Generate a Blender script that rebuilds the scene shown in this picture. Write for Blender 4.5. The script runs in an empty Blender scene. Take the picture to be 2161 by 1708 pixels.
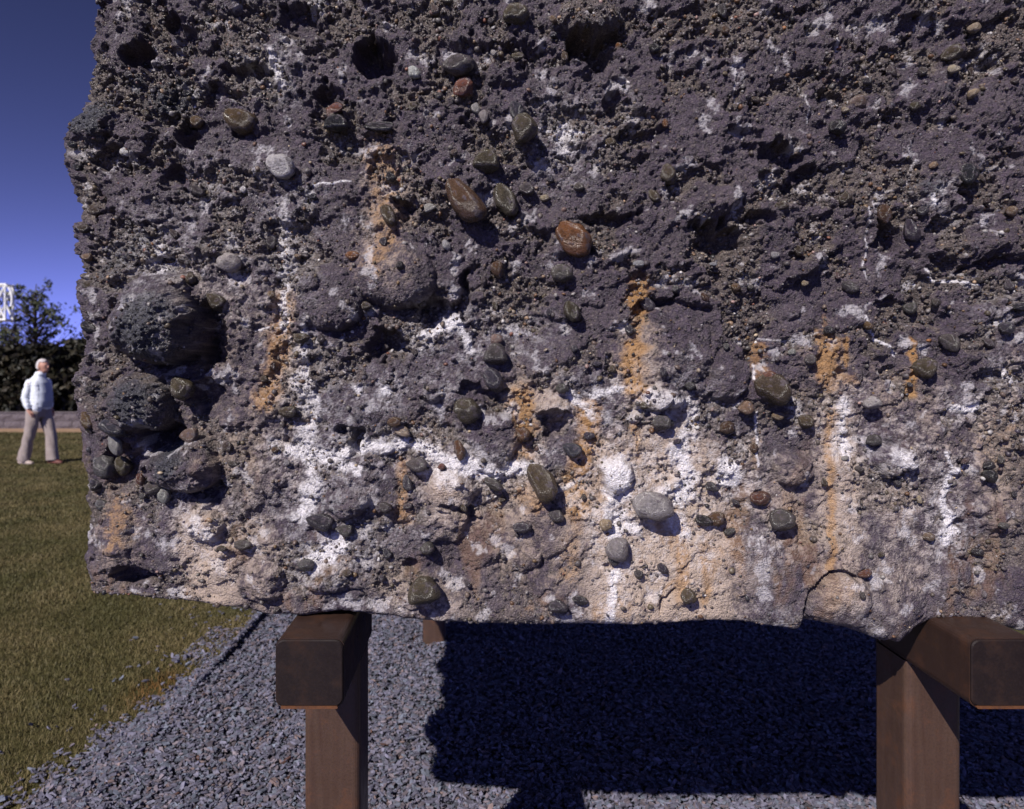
import bpy, math, random
import numpy as np
from mathutils import Vector, Matrix
random.seed(7)
rng = np.random.default_rng(7)
sc = bpy.context.scene
COL = sc.collection

# ------------------------------------------------------------------ camera
H, F, PX, PY = 1.6, 1500.0, 1010.0, 780.0      # eye height, focal length in pixels of a 2161 wide frame, principal point
cam_d = bpy.data.cameras.new('camera'); cam = bpy.data.objects.new('camera', cam_d); COL.objects.link(cam)
cam.location = (0, 0, H); cam.rotation_euler = (math.radians(90), 0, 0)
cam_d.sensor_width = 36; cam_d.lens = F / 2161 * 36
cam_d.shift_x = (1080.5 - PX) / 2161; cam_d.shift_y = (PY - 854.0) / 2161
cam_d.clip_start = 0.05; cam_d.clip_end = 2000
cam_d.dof.use_dof = True; cam_d.dof.focus_distance = 1.56; cam_d.dof.aperture_fstop = 4.5
sc.camera = cam

# ------------------------------------------------------------------ world and sun
SUN = Vector((0.64, 1.06, -1.0)).normalized()
w = bpy.data.worlds.new('World'); sc.world = w; w.use_nodes = True
nt = w.node_tree; nt.nodes.clear()
sky = nt.nodes.new('ShaderNodeTexSky'); sky.sky_type = 'NISHITA'; sky.sun_disc = False
sky.sun_elevation = math.asin(-SUN.z); sky.sun_rotation = math.atan2(-SUN.x, -SUN.y)
sky.altitude = 0; sky.air_density = 1.0; sky.dust_density = 0.1; sky.ozone_density = 3.0
bg = nt.nodes.new('ShaderNodeBackground'); bg.inputs[1].default_value = 0.05
# film-like grade of the whole sky: its own luminance, a little steeper, in one violet blue
bw = nt.nodes.new('ShaderNodeRGBToBW'); nt.links.new(sky.outputs[0], bw.inputs[0])
pw_ = nt.nodes.new('ShaderNodeMath'); pw_.operation = 'POWER'; nt.links.new(bw.outputs[0], pw_.inputs[0]); pw_.inputs[1].default_value = 1.9
m1 = nt.nodes.new('ShaderNodeMix'); m1.data_type = 'RGBA'; m1.blend_type = 'MULTIPLY'; m1.inputs[0].default_value = 1; nt.links.new(pw_.outputs[0], m1.inputs[6]); m1.inputs[7].default_value = (.137, .167, .60, 1)
m2 = nt.nodes.new('ShaderNodeMix'); m2.data_type = 'RGBA'; m2.inputs[0].default_value = 0.9; nt.links.new(sky.outputs[0], m2.inputs[6]); nt.links.new(m1.outputs[2], m2.inputs[7])
wo = nt.nodes.new('ShaderNodeOutputWorld'); nt.links.new(m2.outputs[2], bg.inputs[0]); nt.links.new(bg.outputs[0], wo.inputs[0])
sd = bpy.data.lights.new('sun', 'SUN'); sd.energy = 5.0; sd.angle = math.radians(0.53); sd.color = (1.0, 0.935, 0.885)
so = bpy.data.objects.new('sun', sd); COL.objects.link(so); so.rotation_euler = SUN.to_track_quat('-Z', 'Y').to_euler()
so.location = (-4, -8, 9)
sc.view_settings.view_transform = 'Standard'; sc.view_settings.look = 'None'
sc.view_settings.exposure = 0.28; sc.view_settings.gamma = 1.0; sc.view_settings.use_curve_mapping = False
sc.render.engine = 'CYCLES'; sc.cycles.max_bounces = 6

# ------------------------------------------------------------------ helpers
def tag(o, label=None, cat=None, group=None, kind=None):
    if label: o['label'] = label
    if cat: o['category'] = cat
    if group: o['group'] = group
    if kind: o['kind'] = kind
    return o
def empty(name, loc, label=None, cat=None, group=None, rz=0.0):
    o = bpy.data.objects.new(name, None); COL.objects.link(o); o.location = loc; o.rotation_euler = (0, 0, rz)
    o.empty_display_size = 0.1
    return tag(o, label, cat, group)
def mesh_np(name, co, faces, smooth=True):
    """faces: (n,3) or (n,4) int array, or a list of such arrays"""
    if not isinstance(faces, (list, tuple)): faces = [faces]
    faces = [np.asarray(f, np.int32) for f in faces if len(f)]
    me = bpy.data.meshes.new(name)
    co = np.ascontiguousarray(co, np.float32)
    me.vertices.add(len(co)); me.vertices.foreach_set('co', co.ravel())
    li = np.concatenate([f.ravel() for f in faces])
    cnt = np.concatenate([np.full(len(f), f.shape[1], np.int32) for f in faces])
    st = np.concatenate([[0], np.cumsum(cnt)[:-1]]).astype(np.int32)
    me.loops.add(len(li)); me.loops.foreach_set('vertex_index', li.astype(np.int32))
    me.polygons.add(len(cnt)); me.polygons.foreach_set('loop_start', st)
    me.polygons.foreach_set('use_smooth', np.full(len(cnt), smooth, bool))
    me.update(calc_edges=True); me.validate()
    return me
def add(name, me, mat=None, parent=None, loc=(0, 0, 0), rot=(0, 0, 0)):
    o = bpy.data.objects.new(name, me); COL.objects.link(o)
    if mat and not me.materials: me.materials.append(mat)
    o.parent = parent; o.location = loc; o.rotation_euler = rot
    return o
def set_col(me, name, arr):
    a = me.color_attributes.new(name, 'FLOAT_COLOR', 'POINT')
    c = np.ones((len(me.vertices), 4), np.float32); arr = np.asarray(arr, np.float32); c[:, :arr.shape[1]] = arr
    a.data.foreach_set('color', c.ravel())

_p = rng.permutation(256).astype(np.int32); _p = np.concatenate([_p, _p])
_ga = np.linspace(0, 2 * np.pi, 257)[:256]; _gx = np.cos(_ga).astype(np.float32); _gy = np.sin(_ga).astype(np.float32)
def perlin(x, y, seed=0):
    x = np.asarray(x, np.float32) + seed * 17.31; y = np.asarray(y, np.float32) - seed * 9.73
    xi = np.floor(x).astype(np.int32); yi = np.floor(y).astype(np.int32)
    xf = x - xi; yf = y - yi; xi &= 255; yi &= 255
    u = xf * xf * xf * (xf * (xf * 6 - 15) + 10); v = yf * yf * yf * (yf * (yf * 6 - 15) + 10)
    def g(ix, iy, dx, dy):
        h = _p[_p[ix & 255] + (iy & 255)]
        return _gx[h] * dx + _gy[h] * dy
    a = g(xi, yi, xf, yf); b = g(xi + 1, yi, xf - 1, yf); c = g(xi, yi + 1, xf, yf - 1); d = g(xi + 1, yi + 1, xf - 1, yf - 1)
    return ((a + u * (b - a)) * (1 - v) + (c + u * (d - c)) * v) * 1.41
def fbm(x, y, o=4, seed=0, gain=0.5):
    r = 0; a = 1; f = 1
    for i in range(o):
        r = r + a * perlin(x * f, y * f, seed + i * 3 + 1); a *= gain; f *= 2.03
    return r
def worley(x, y, seed=0):
    """F1 distance, random value of the nearest cell"""
    x = np.asarray(x, np.float32) + seed * 11.7; y = np.asarray(y, np.float32) + seed * 5.1
    xi = np.floor(x).astype(np.int32); yi = np.floor(y).astype(np.int32)
    best = np.full(x.shape, 9.0, np.float32); sec = np.full(x.shape, 9.0, np.float32); cid = np.zeros(x.shape, np.float32)
    for dx in (-1, 0, 1):
        for dy in (-1, 0, 1):
            cx = xi + dx; cy = yi + dy
            h = _p[_p[cx & 255] + (cy & 255)]; h2 = _p[h + (cx & 255)]
            d = (cx + 0.5 + (h / 255.0 - 0.5) * 0.9 - x) ** 2 + (cy + 0.5 + (h2 / 255.0 - 0.5) * 0.9 - y) ** 2
            m = d < best
            sec = np.where(m, best, np.minimum(sec, d)); best = np.where(m, d, best)
            cid = np.where(m, _p[h2 + 37 & 255] / 255.0, cid)
    return np.sqrt(best), np.sqrt(sec), cid
def sstep(a, b, x):
    t = np.clip((x - a) / (b - a), 0, 1); return t * t * (3 - 2 * t)

class NT:
    def __init__(s, name):
        s.m = bpy.data.materials.new(name); s.m.use_nodes = True; s.t = s.m.node_tree; s.t.nodes.clear()
        s.out = s.n('ShaderNodeOutputMaterial'); s.b = s.n('ShaderNodeBsdfPrincipled'); s.l(s.b.outputs[0], s.out.inputs[0])
    def n(s, ty, **kw):
        q = s.t.nodes.new(ty)
        for k, v in kw.items(): setattr(q, k, v)
        return q
    def l(s, a, b): s.t.links.new(a, b)
    def setv(s, sock, v):
        if hasattr(v, 'links') or isinstance(v, bpy.types.NodeSocket): s.l(v, sock)
        else: sock.default_value = v
    def coord(s, which='Object'): return s.n('ShaderNodeTexCoord').outputs[which]
    def noise(s, scale, detail=4, rough=0.55, vec=None, dist=0.0):
        q = s.n('ShaderNodeTexNoise'); q.inputs['Scale'].default_value = scale; q.inputs['Detail'].default_value = detail
        q.inputs['Roughness'].default_value = rough; q.inputs['Distortion'].default_value = dist
        s.l(vec if vec else s.coord(), q.inputs['Vector']); return q.outputs['Fac']
    def mapr(s, v, a, b, c=0.0, d=1.0):
        q = s.n('ShaderNodeMapRange'); s.setv(q.inputs[0], v)
        for i, k in enumerate((a, b, c, d)): s.setv(q.inputs[1 + i], k)
        return q.outputs[0]
    def math(s, op, a, b=0.0, clamp=False):
        q = s.n('ShaderNodeMath', operation=op, use_clamp=clamp); s.setv(q.inputs[0], a); s.setv(q.inputs[1], b); return q.outputs[0]
    def mix(s, f, a, b, mode='MIX'):
        q = s.n('ShaderNodeMix', data_type='RGBA', blend_type=mode); s.setv(q.inputs[0], f)
        for i, v in ((6, a), (7, b)): s.setv(q.inputs[i], tuple(v) + (1,) if isinstance(v, (tuple, list)) and len(v) == 3 else v)
        return q.outputs[2]
    def attr(s, name):
        q = s.n('ShaderNodeAttribute', attribute_name=name); return q
    def sep(s, c):
        q = s.n('ShaderNodeSeparateColor'); s.l(c, q.inputs[0]); return q.outputs
    def bump(s, h, dist, strength=1.0):
        q = s.n('ShaderNodeBump'); q.inputs['Strength'].default_value = strength; q.inputs['Distance'].default_value = dist
        s.l(h, q.inputs['Height']); s.l(q.outputs[0], s.b.inputs['Normal'])
    def scalev(s, sc_, vec=None):
        q = s.n('ShaderNodeMapping'); q.inputs['Scale'].default_value = sc_; s.l(vec if vec else s.coord(), q.inputs[0]); return q.outputs[0]
    def fin(s, col=None, rough=None, spec=None):
        if col is not None: s.setv(s.b.inputs['Base Color'], tuple(col) + (1,) if isinstance(col, (tuple, list)) and len(col) == 3 else col)
        if rough is not None: s.setv(s.b.inputs['Roughness'], rough)
        if spec is not None: s.setv(s.b.inputs['Specular IOR Level'], spec)
        return s.m

# ------------------------------------------------------------------ materials
def mat_block():
    q = NT('weathered_concrete')
    st = q.attr('stain'); s1 = q.sep(st.outputs['Color']); teal = st.outputs['Alpha']
    s2 = q.sep(q.attr('stone').outputs['Color'])
    n1 = q.noise(38, 5, 0.62); n2 = q.noise(240, 3, 0.6); n3 = q.noise(9, 4, 0.6)
    mort = q.mix(q.mapr(n1, 0.35, 0.68), (0.039, 0.028, 0.040), (0.085, 0.062, 0.087))
    sand = q.mix(q.mapr(n2, 0.3, 0.7), (0.032, 0.024, 0.022), (0.150, 0.117, 0.099))
    c = q.mix(q.math('MULTIPLY', s2[0], q.mapr(n3, 0.3, 0.6, 0.55, 1.0)), mort, sand)
    c = q.mix(s2[2], c, q.mix(q.mapr(n2, 0.35, 0.65), (0.074, 0.058, 0.070), (0.160, 0.130, 0.138)))        # paler lower zone
    grain = q.mapr(q.math('ADD', q.math('MULTIPLY', n2, 0.55), q.math('MULTIPLY', q.noise(470, 2, 0.6), 0.45)), 0.36, 0.64, 0.48, 1.55)
    gcol = q.n('ShaderNodeCombineColor'); [q.l(grain, gcol.inputs[i]) for i in range(3)]
    c = q.mix(0.7, c, gcol.outputs[0], 'MULTIPLY')
    def cells(sc):
        v = q.n('ShaderNodeTexVoronoi'); v.inputs['Scale'].default_value = sc; q.l(q.coord(), v.inputs['Vector']); return v.outputs['Distance'], q.sep(v.outputs['Color'])
    vd, vc = cells(250); vd2, vc2 = cells(125)
    fleck = q.mix(vc[1], (0.30, 0.25, 0.20), (0.17, 0.145, 0.15))
    c = q.mix(q.math('MULTIPLY', q.mapr(vc[0], 0.80, 0.90), q.mapr(s2[0], 0.0, 0.7, 0.30, 0.75)), c, fleck)
    c = q.mix(q.math('MULTIPLY', q.mapr(vc2[0], 0.72, 0.82), q.mapr(s2[0], 0.0, 0.7, 0.15, 0.55)), c, q.mix(vc2[2], (0.035, 0.030, 0.034), (0.19, 0.155, 0.125)))
    c = q.mix(teal, c, q.mix(q.mapr(n2, 0.4, 0.62), (0.018, 0.019, 0.025), (0.078, 0.082, 0.100)))
    c = q.mix(s1[2], c, q.mix(n1, (0.28, 0.215, 0.165), (0.68, 0.54, 0.44)))
    c = q.mix(s1[1], c, q.mix(n1, (0.24, 0.110, 0.030), (0.54, 0.31, 0.115)))
    c = q.mix(q.math('MULTIPLY', s1[0], q.mapr(q.noise(170, 4, 0.7), 0.32, 0.54, 0.55, 1.0)), c, q.mix(q.mapr(n2, 0.3, 0.6), (0.60, 0.56, 0.58), (0.90, 0.87, 0.88)))
    rg = q.mapr(q.noise(420, 2, 0.5), 0.35, 0.66, 0.22, 0.8)
    bh = q.math('ADD', q.math('MULTIPLY', q.noise(620, 3, 0.7), 0.6), q.math('SUBTRACT', q.math('MULTIPLY', n2, 0.8), q.math('MULTIPLY', vd, 0.5)))
    q.bump(bh, 0.0058, 1.0)
    return q.fin(c, rg, 0.55)
def mat_pebble():
    q = NT('wet_pebble')
    oi = q.n('ShaderNodeObjectInfo'); n = q.noise(2.6, 5, 0.65, q.coord('Object')); n2 = q.noise(14, 3, 0.6)
    v = q.mapr(n, 0.3, 0.7, 0.62, 1.35); g = q.n('ShaderNodeCombineColor'); [q.l(v, g.inputs[i]) for i in range(3)]
    c = q.mix(1.0, oi.outputs['Color'], g.outputs[0], 'MULTIPLY')
    c = q.mix(q.mapr(n2, 0.62, 0.75, 0, 0.4), c, (0.22, 0.19, 0.17))
    crust = q.mapr(q.noise(1.7, 6, 0.72), 0.53, 0.60)                # dried cement still clinging to the stone
    c = q.mix(q.math('MULTIPLY', crust, 0.85), c, q.mix(q.noise(18, 3, 0.6), (0.050, 0.038, 0.048), (0.125, 0.098, 0.112)))
    q.bump(q.math('ADD', q.noise(6, 5, 0.7), q.math('MULTIPLY', crust, 0.5)), 0.12, 0.45)
    return q.fin(c, q.math('ADD', q.mapr(n2, 0.3, 0.7, 0.14, 0.36), q.math('MULTIPLY', crust, 0.45)), 0.55)
def mat_attr(name, rough, var=None, bump=None, spec=0.4):
    q = NT(name); c = q.attr('tint').outputs['Color']
    if var:
        n = q.noise(var[0], 4, 0.6); v = q.mapr(n, 0.3, 0.7, 1 - var[1], 1 + var[1])
        g = q.n('ShaderNodeCombineColor'); [q.l(v, g.inputs[i]) for i in range(3)]
        c = q.mix(1.0, c, g.outputs[0], 'MULTIPLY')
        if bump: q.bump(n, bump)
    return q.fin(c, rough, spec)
def mat_rust(name, c1, c2, c3, rough=0.6):
    q = NT(name)
    streak = q.noise(9, 5, 0.6, q.scalev((4, 4, 0.3)), 0.6); blot = q.noise(17, 6, 0.7); fine = q.noise(190, 4, 0.75)
    c = q.mix(q.mapr(streak, 0.18, 0.85), c1, c2); c = q.mix(q.mapr(blot, 0.52, 0.74), c, c3)
    c = q.mix(q.mapr(fine, 0.45, 0.75, 0.0, 0.6), c, (0.022, 0.014, 0.012))
    q.bump(fine, 0.0006, 0.6)
    return q.fin(c, q.mapr(blot, 0.3, 0.7, rough - 0.12, rough + 0.2), 0.4)
def mat_plain(name, c1, c2, scale, rough=0.8, bump=0.0, spec=0.3, detail=5):
    q = NT(name); n = q.noise(scale, detail, 0.6); c = q.mix(q.mapr(n, 0.32, 0.68), c1, c2)
    if bump: q.bump(q.noise(scale * 3, 4, 0.6), bump)
    return q.fin(c, rough, spec)
M = {}
M['block'] = mat_block(); M['pebble'] = mat_pebble()
M['chips'] = mat_attr('slate_chips', 0.75, (60, 0.25), 0.002, 0.08)
M['smallpeb'] = mat_attr('small_pebbles', 0.42, (160, 0.35), 0.0012, 0.45)
M['grass'] = mat_attr('grass_blades', 0.6, None, None, 0.25)
M['leaf'] = mat_attr('leaves', 0.55, None, None, 0.3)
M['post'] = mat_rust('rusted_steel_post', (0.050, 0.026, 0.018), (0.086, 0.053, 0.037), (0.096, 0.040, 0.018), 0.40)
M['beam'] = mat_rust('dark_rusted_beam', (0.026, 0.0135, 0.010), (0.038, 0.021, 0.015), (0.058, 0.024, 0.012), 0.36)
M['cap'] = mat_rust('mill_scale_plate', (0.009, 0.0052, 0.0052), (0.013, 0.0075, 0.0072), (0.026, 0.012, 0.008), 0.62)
M['cap'].node_tree.nodes['Principled BSDF'].inputs['Specular IOR Level'].default_value = 0.22
M['weld'] = mat_rust('orange_rust_bead', (0.11, 0.040, 0.014), (0.15, 0.062, 0.024), (0.07, 0.028, 0.012), 0.5)
M['soil'] = mat_plain('dark_soil', (0.030, 0.024, 0.020), (0.060, 0.048, 0.036), 30, 0.9, 0.01)
M['gravelbed'] = mat_plain('slate_dust_bed', (0.040, 0.040, 0.048), (0.12, 0.12, 0.145), 55, 0.85, 0.01)
M['lawn'] = mat_plain('lawn_turf', (0.044, 0.042, 0.015), (0.085, 0.075, 0.030), 14, 0.9, 0.02, 0.15)
M['bark'] = mat_plain('bark', (0.045, 0.032, 0.022), (0.11, 0.085, 0.06), 20, 0.9, 0.01)
M['wallblock'] = mat_plain('split_face_block', (0.090, 0.074, 0.082), (0.155, 0.130, 0.140), 18, 0.9, 0.02)
M['mulch'] = mat_plain('tan_dirt', (0.22, 0.135, 0.080), (0.34, 0.23, 0.15), 6, 0.95, 0.02)
M['white'] = mat_plain('white_paint', (0.66, 0.66, 0.64), (0.80, 0.80, 0.78), 4, 0.5)
M['greybox'] = mat_plain('grey_metal', (0.06, 0.06, 0.06), (0.10, 0.10, 0.10), 8, 0.5)
M['skin'] = mat_plain('skin', (0.40, 0.20, 0.14), (0.50, 0.27, 0.20), 14, 0.55)
M['hair'] = mat_plain('white_hair', (0.44, 0.40, 0.39), (0.64, 0.59, 0.58), 60, 0.6, 0.004)
M['jacket'] = mat_plain('white_jacket_cloth', (0.66, 0.70, 0.76), (0.76, 0.79, 0.83), 9, 0.8, 0.006)
M['shaded_shirt'] = mat_plain('shaded_shirt_cloth', (0.32, 0.35, 0.43), (0.40, 0.43, 0.51), 9, 0.8, 0.006)  # blue-grey tone puts the shade on his chest into the cloth colour
M['trouser'] = mat_plain('beige_trouser_cloth', (0.25, 0.205, 0.19), (0.31, 0.26, 0.24), 10, 0.85, 0.006)
M['shoe_tan'] = mat_plain('pale_shoe_leather', (0.34, 0.27, 0.24), (0.44, 0.36, 0.32), 14, 0.5)
M['shoe_red'] = mat_plain('red_shoe_leather', (0.12, 0.045, 0.036), (0.17, 0.062, 0.05), 14, 0.5)
M['belt'] = mat_plain('dark_belt', (0.03, 0.022, 0.02), (0.05, 0.038, 0.03), 14, 0.5)

# ------------------------------------------------------------------ setting: lawn, gravel bed, dirt strip
PADX0, PADX1, PADY0, PADY1 = -1.42, 3.0, -1.0, 5.8
def lawn_sheet():
    xs = [-600, -60, PADX0, PADX1, 60, 600]; ys = [-600, -40, PADY0, PADY1, 60, 900]
    v = [(x, y, 0) for y in ys for x in xs]; f = []
    for j in range(5):
        for i in range(5):
            if i == 2 and j == 2: continue
            a = j * 6 + i; f.append((a, a + 1, a + 7, a + 6))
    n = len(v); v += [(PADX0, PADY0, -0.06), (PADX1, PADY0, -0.06), (PADX0, PADY1, -0.06), (PADX1, PADY1, -0.06)]
    a, b, c, d = 2 * 6 + 2, 2 * 6 + 3, 3 * 6 + 2, 3 * 6 + 3
    f += [(a, n, n + 1, b), (b, n + 1, n + 3, d), (d, n + 3, n + 2, c), (c, n + 2, n, a)]
    return mesh_np('lawn', np.array(v, float), np.array(f), False)
tag(add('lawn', lawn_sheet(), M['lawn']), kind='structure')
tag(add('gravel_bed', mesh_np('gravel_bed', np.array([(PADX0, PADY0, -0.045), (PADX1, PADY0, -0.045), (PADX1, PADY1, -0.045), (PADX0, PADY1, -0.045)], float), np.array([[0, 1, 2, 3]]), False), M['gravelbed']), kind='structure')
WY = 19.2
tag(add('dirt_strip', mesh_np('dirt_strip', np.array([(-40, WY - 1.35, 0.006), (30, WY - 1.35, 0.006), (30, WY + 6, 0.006), (-40, WY + 6, 0.006)], float), np.array([[0, 1, 2, 3]]), False), M['mulch']), kind='structure')

# ------------------------------------------------------------------ the block
DS = 1.578; PM = F / DS                     # pixels per metre on the block's face
def fx(px): return (px - PX) / PM
def fz(py): return H - (py - PY) / PM
LE = 1.048                                  # the left outline lies a little deeper than the face
C0, C1, B0, T0 = fx(180) * LE, 1.60, fz(1310), 3.0
YB = 4.3
def edge1d(s, c0, c1, r):
    x = s.copy(); y = np.zeros_like(s); n = np.zeros_like(s)
    for sign, c in ((-1, c0), (1, c1)):
        e = (c0 + r - s) if sign < 0 else (s - (c1 - r)); m = e > 0
        a = np.minimum(e / r, np.pi / 2)
        x = np.where(m, c - sign * r + sign * r * np.sin(a), x)
        y = np.where(m, r * (1 - np.cos(a)) + np.maximum(e - r * np.pi / 2, 0), y)
        n = np.where(m, sign * np.sin(a), n)
    return x, y, n
RS, RT = 0.055, 0.022
step = 0.0024
S = np.concatenate([np.arange(C0 - 0.18, 1.26, step), np.arange(1.27, C1 + 0.18, 0.012)]).astype(np.float32)
T = np.concatenate([np.arange(B0 - 0.14, B0 - 0.045, 0.006), np.arange(B0 - 0.045, 2.47, step), np.arange(2.48, T0 + 0.14, 0.012)]).astype(np.float32)
SS, TT = np.meshgrid(S, T, indexing='ij')
hgt = np.zeros_like(SS); lime = np.zeros_like(SS); rust = np.zeros_like(SS); tan_ = np.zeros_like(SS); teal = np.zeros_like(SS)
# distortion used so that stamped shapes never come out as clean ellipses
WX = 0.010 * fbm(SS * 22, TT * 22, 3, 40); WZ = 0.010 * fbm(SS * 22, TT * 22, 3, 60)
def window(cx, cz, r):
    i0, i1 = np.searchsorted(S, (cx - r, cx + r)); j0, j1 = np.searchsorted(T, (cz - r, cz + r))
    return slice(i0, i1), slice(j0, j1)
def stamp(px, py, rx, ry, ang, h, power=1.5, rough=0.5, warp=1.0):
    """a bump (h > 0) or a hollow (h < 0) at a place on the face; radii in photo pixels, height in metres"""
    cx, cz, a, b = fx(px), fz(py), rx / PM, ry / PM
    w = window(cx, cz, max(a, b) * 1.5 + 0.02)
    if hgt[w].size == 0: return
    x = SS[w] - cx + WX[w] * warp * min(1, max(a, b) / 0.03); z = TT[w] - cz + WZ[w] * warp * min(1, max(a, b) / 0.03)
    t = math.radians(ang); u = x * math.cos(t) - z * math.sin(t); v = x * math.sin(t) + z * math.cos(t)
    q = (u / a) ** 2 + (v / b) ** 2
    if h > 0:
        hgt[w] += h * np.sqrt(np.clip(1 - q ** power, 0, 1)) * 0.6 + h * 0.4 * np.clip(1 - q, 0, 1)
    else:
        hgt[w] += h * np.clip(1 - q ** 2, 0, 1) ** 0.7
# --- general relief
n_lo = fbm(SS * 2.1, TT * 2.1, 3, 3); n_mid = fbm(SS * 8, TT * 8, 4, 11); n_f = fbm(SS * 30, TT * 30, 4, 21, 0.6)
topness = sstep(fz(1150), fz(500), TT)                     # upper part is rubbly, lower part smoother
rub_n = fbm(SS * 6.5, TT * 7.5, 5, 31, 0.6)
rub = sstep(-0.02, 0.16, rub_n + 0.10 * topness - 0.10)    # places where the mortar has washed out and the gravel shows
hgt += 0.022 * n_lo + 0.011 * n_mid + 0.0038 * n_f * (0.5 + 0.5 * topness)
SMOOTH = [(840, 592, 84, 66), (700, 638, 74, 64), (348, 688, 80, 78), (305, 862, 60, 54), (400, 990, 62, 50), (1425, 730, 80, 95), (1540, 790, 46, 62), (1040, 930, 55, 66), (955, 1035, 55, 48), (1765, 1262, 66, 66), (1300, 1000, 40, 44),
          (1500, 430, 70, 40), (550, 320, 80, 44), (1180, 400, 110, 60), (1750, 640, 130, 60), (1150, 560, 90, 30), (1100, 740, 120, 50), (1950, 210, 70, 40), (2010, 320, 90, 50), (1680, 250, 90, 50), (1620, 1230, 90, 80), (760, 860, 100, 50),
          (1880, 1180, 110, 110), (1130, 1130, 80, 70), (250, 1150, 60, 90), (440, 300, 60, 40), (720, 480, 60, 60), (1860, 560, 70, 40), (1460, 240, 60, 50), (930, 280, 70, 30)]
sm = np.zeros_like(SS)
for px, py, rx, ry in SMOOTH:
    cx, cz, a, b = fx(px), fz(py), rx / PM, ry / PM; i0, i1 = np.searchsorted(S, (cx - a * 1.5, cx + a * 1.5)); j0, j1 = np.searchsorted(T, (cz - b * 1.5, cz + b * 1.5)); w = (slice(i0, i1), slice(j0, j1))
    q = ((SS[w] - cx + WX[w]) / a) ** 2 + ((TT[w] - cz + WZ[w]) / b) ** 2; sm[w] = np.maximum(sm[w], 1 - sstep(.75, 1.15, q))
rub = rub * (1 - .92 * sm)
hgt -= 0.020 * rub * (0.30 + 0.70 * topness)
w1, w1b, c1 = worley(SS * 42 + WX * 30, TT * 48 + WZ * 30, 1)
w2, w2b, c2 = worley(SS * 88 + WX * 60, TT * 95 + WZ * 60, 2)
w3, w3b, c3 = worley(SS * 170, TT * 180, 3)
hgt += rub * (0.45 + 0.55 * topness) * (0.0125 * np.clip(1 - (w1 * 1.55) ** 2, 0, 1) ** 0.6 * (c1 * .85 + .15) * .8 + 0.0080 * np.clip(1 - (w2 * 1.5) ** 2, 0, 1) ** 0.6 * (c2 * .9 + .1))
hgt += 0.0016 * perlin(SS * 150, TT * 150, 61) * (0.5 + 0.8 * topness) + 0.0011 * perlin(SS * 300, TT * 300, 63)
hgt += (1 - 0.4 * rub) * 0.0036 * np.clip(1 - (w3 * 1.6) ** 2, 0, 1) * c3 * (0.4 + topness * 0.6)
# ledges: horizontal chipped steps
led = fbm(SS * 6.5, TT * 9, 4, 71, 0.6); hgt += 0.008 * sstep(-0.06, 0.06, led) * (0.35 + 0.65 * topness) * (1 - .8 * sm)
led2 = fbm(SS * 14, TT * 16, 4, 77, 0.65); hgt += 0.0045 * sstep(-0.05, 0.05, led2) * (1 - .8 * sm)
def boss(px, py, rx, ry, ang, h):
    """a whole boulder standing out of the face, with a gap under its lower right side"""
    stamp(px + rx * .42, py + ry * .72, rx * .85, ry * .62, 20, -min(.05, h * .6))
    cx, cz, a, b = fx(px), fz(py), rx / PM, ry / PM; w = window(cx, cz, max(a, b) * 1.4 + .02)
    u = SS[w] - cx + .45 * WX[w]; v = TT[w] - cz + .45 * WZ[w]
    up = sstep(-.3, .9, (v / b - u / a))                     # runs out gently into the face towards the upper left
    q = (u / (a * (1 + .35 * up))) ** 2 + (v / (b * (1 + .35 * up))) ** 2
    kr = 1.0 if h > .06 else .3
    prof = 0.02 * n_lo[w] + h * np.clip(1 - q ** 1.5, 0, 1) ** (.5 + .25 * up) + .006 * kr * n_f[w] + .014 * kr * n_mid[w] + .0045 * np.clip(1 - (w3[w] * 1.6) ** 2, 0, 1) * c3[w] + kr * .0065 * np.clip(1 - (w2[w] * 1.5) ** 2, 0, 1) ** .6 * c2[w] * sstep(-.2, .2, n_f[w] + n_mid[w])
    hgt[w] = np.where(q < 1, np.maximum(hgt[w], prof), hgt[w])
def groove(pts, wd, depth):
    g = np.zeros_like(SS); stroke(g, pts, wd, 1.0, .4); hgt[...] -= depth * g
# --- named bumps and hollows
for b in [(840, 590, 82, 62, 0, .050), (700, 638, 72, 62, 10, .046), (348, 688, 84, 84, 15, .105), (305, 862, 64, 56, 0, .070), (400, 990, 66, 52, 20, .062),
          (205, 252, 48, 38, 0, .020), (1425, 730, 75, 95, 0, .022), (1540, 790, 42, 62, 20, .030), (1680, 990, 42, 36, 0, .030), (955, 1035, 55, 48, 0, .036),
          (1040, 930, 55, 70, 0, .032), (740, 1060, 52, 30, -5, .030), (1165, 862, 42, 32, 0, .024), (430, 1112, 44, 40, 0, .030), (1385, 838, 60, 32, 0, .035),
          (1300, 1000, 38, 40, 0, .034), (1885, 968, 42, 34, 0, .034), (1765, 1255, 62, 66, 0, .024), (1245, 45, 70, 36, 4, .050), (930, 1105, 60, 40, 0, .022),
          (1140, 1120, 70, 60, 0, .018), (690, 1225, 50, 32, 0, .022), (560, 1230, 45, 38, 0, .024), (1620, 1210, 80, 70, 0, .012), (225, 1150, 50, 90, 0, .022),
          (1500, 430, 70, 35, -20, .026), (1620, 300, 60, 30, 0, .022), (1700, 560, 90, 18, -35, .024), (2030, 525, 80, 20, -5, .022), (1880, 1260, 80, 60, 0, .016),
          (620, 450, 45, 35, 0, .018), (550, 330, 70, 40, 0, .018), (1950, 200, 60, 30, 0, .018), (1180, 760, 110, 60, 0, .016), (480, 690, 60, 50, 0, .012), (770, 880, 90, 40, 0, .016)]:
    if b[5] >= .045: boss(*b)
    else: stamp(*b, power=2.2)
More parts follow.
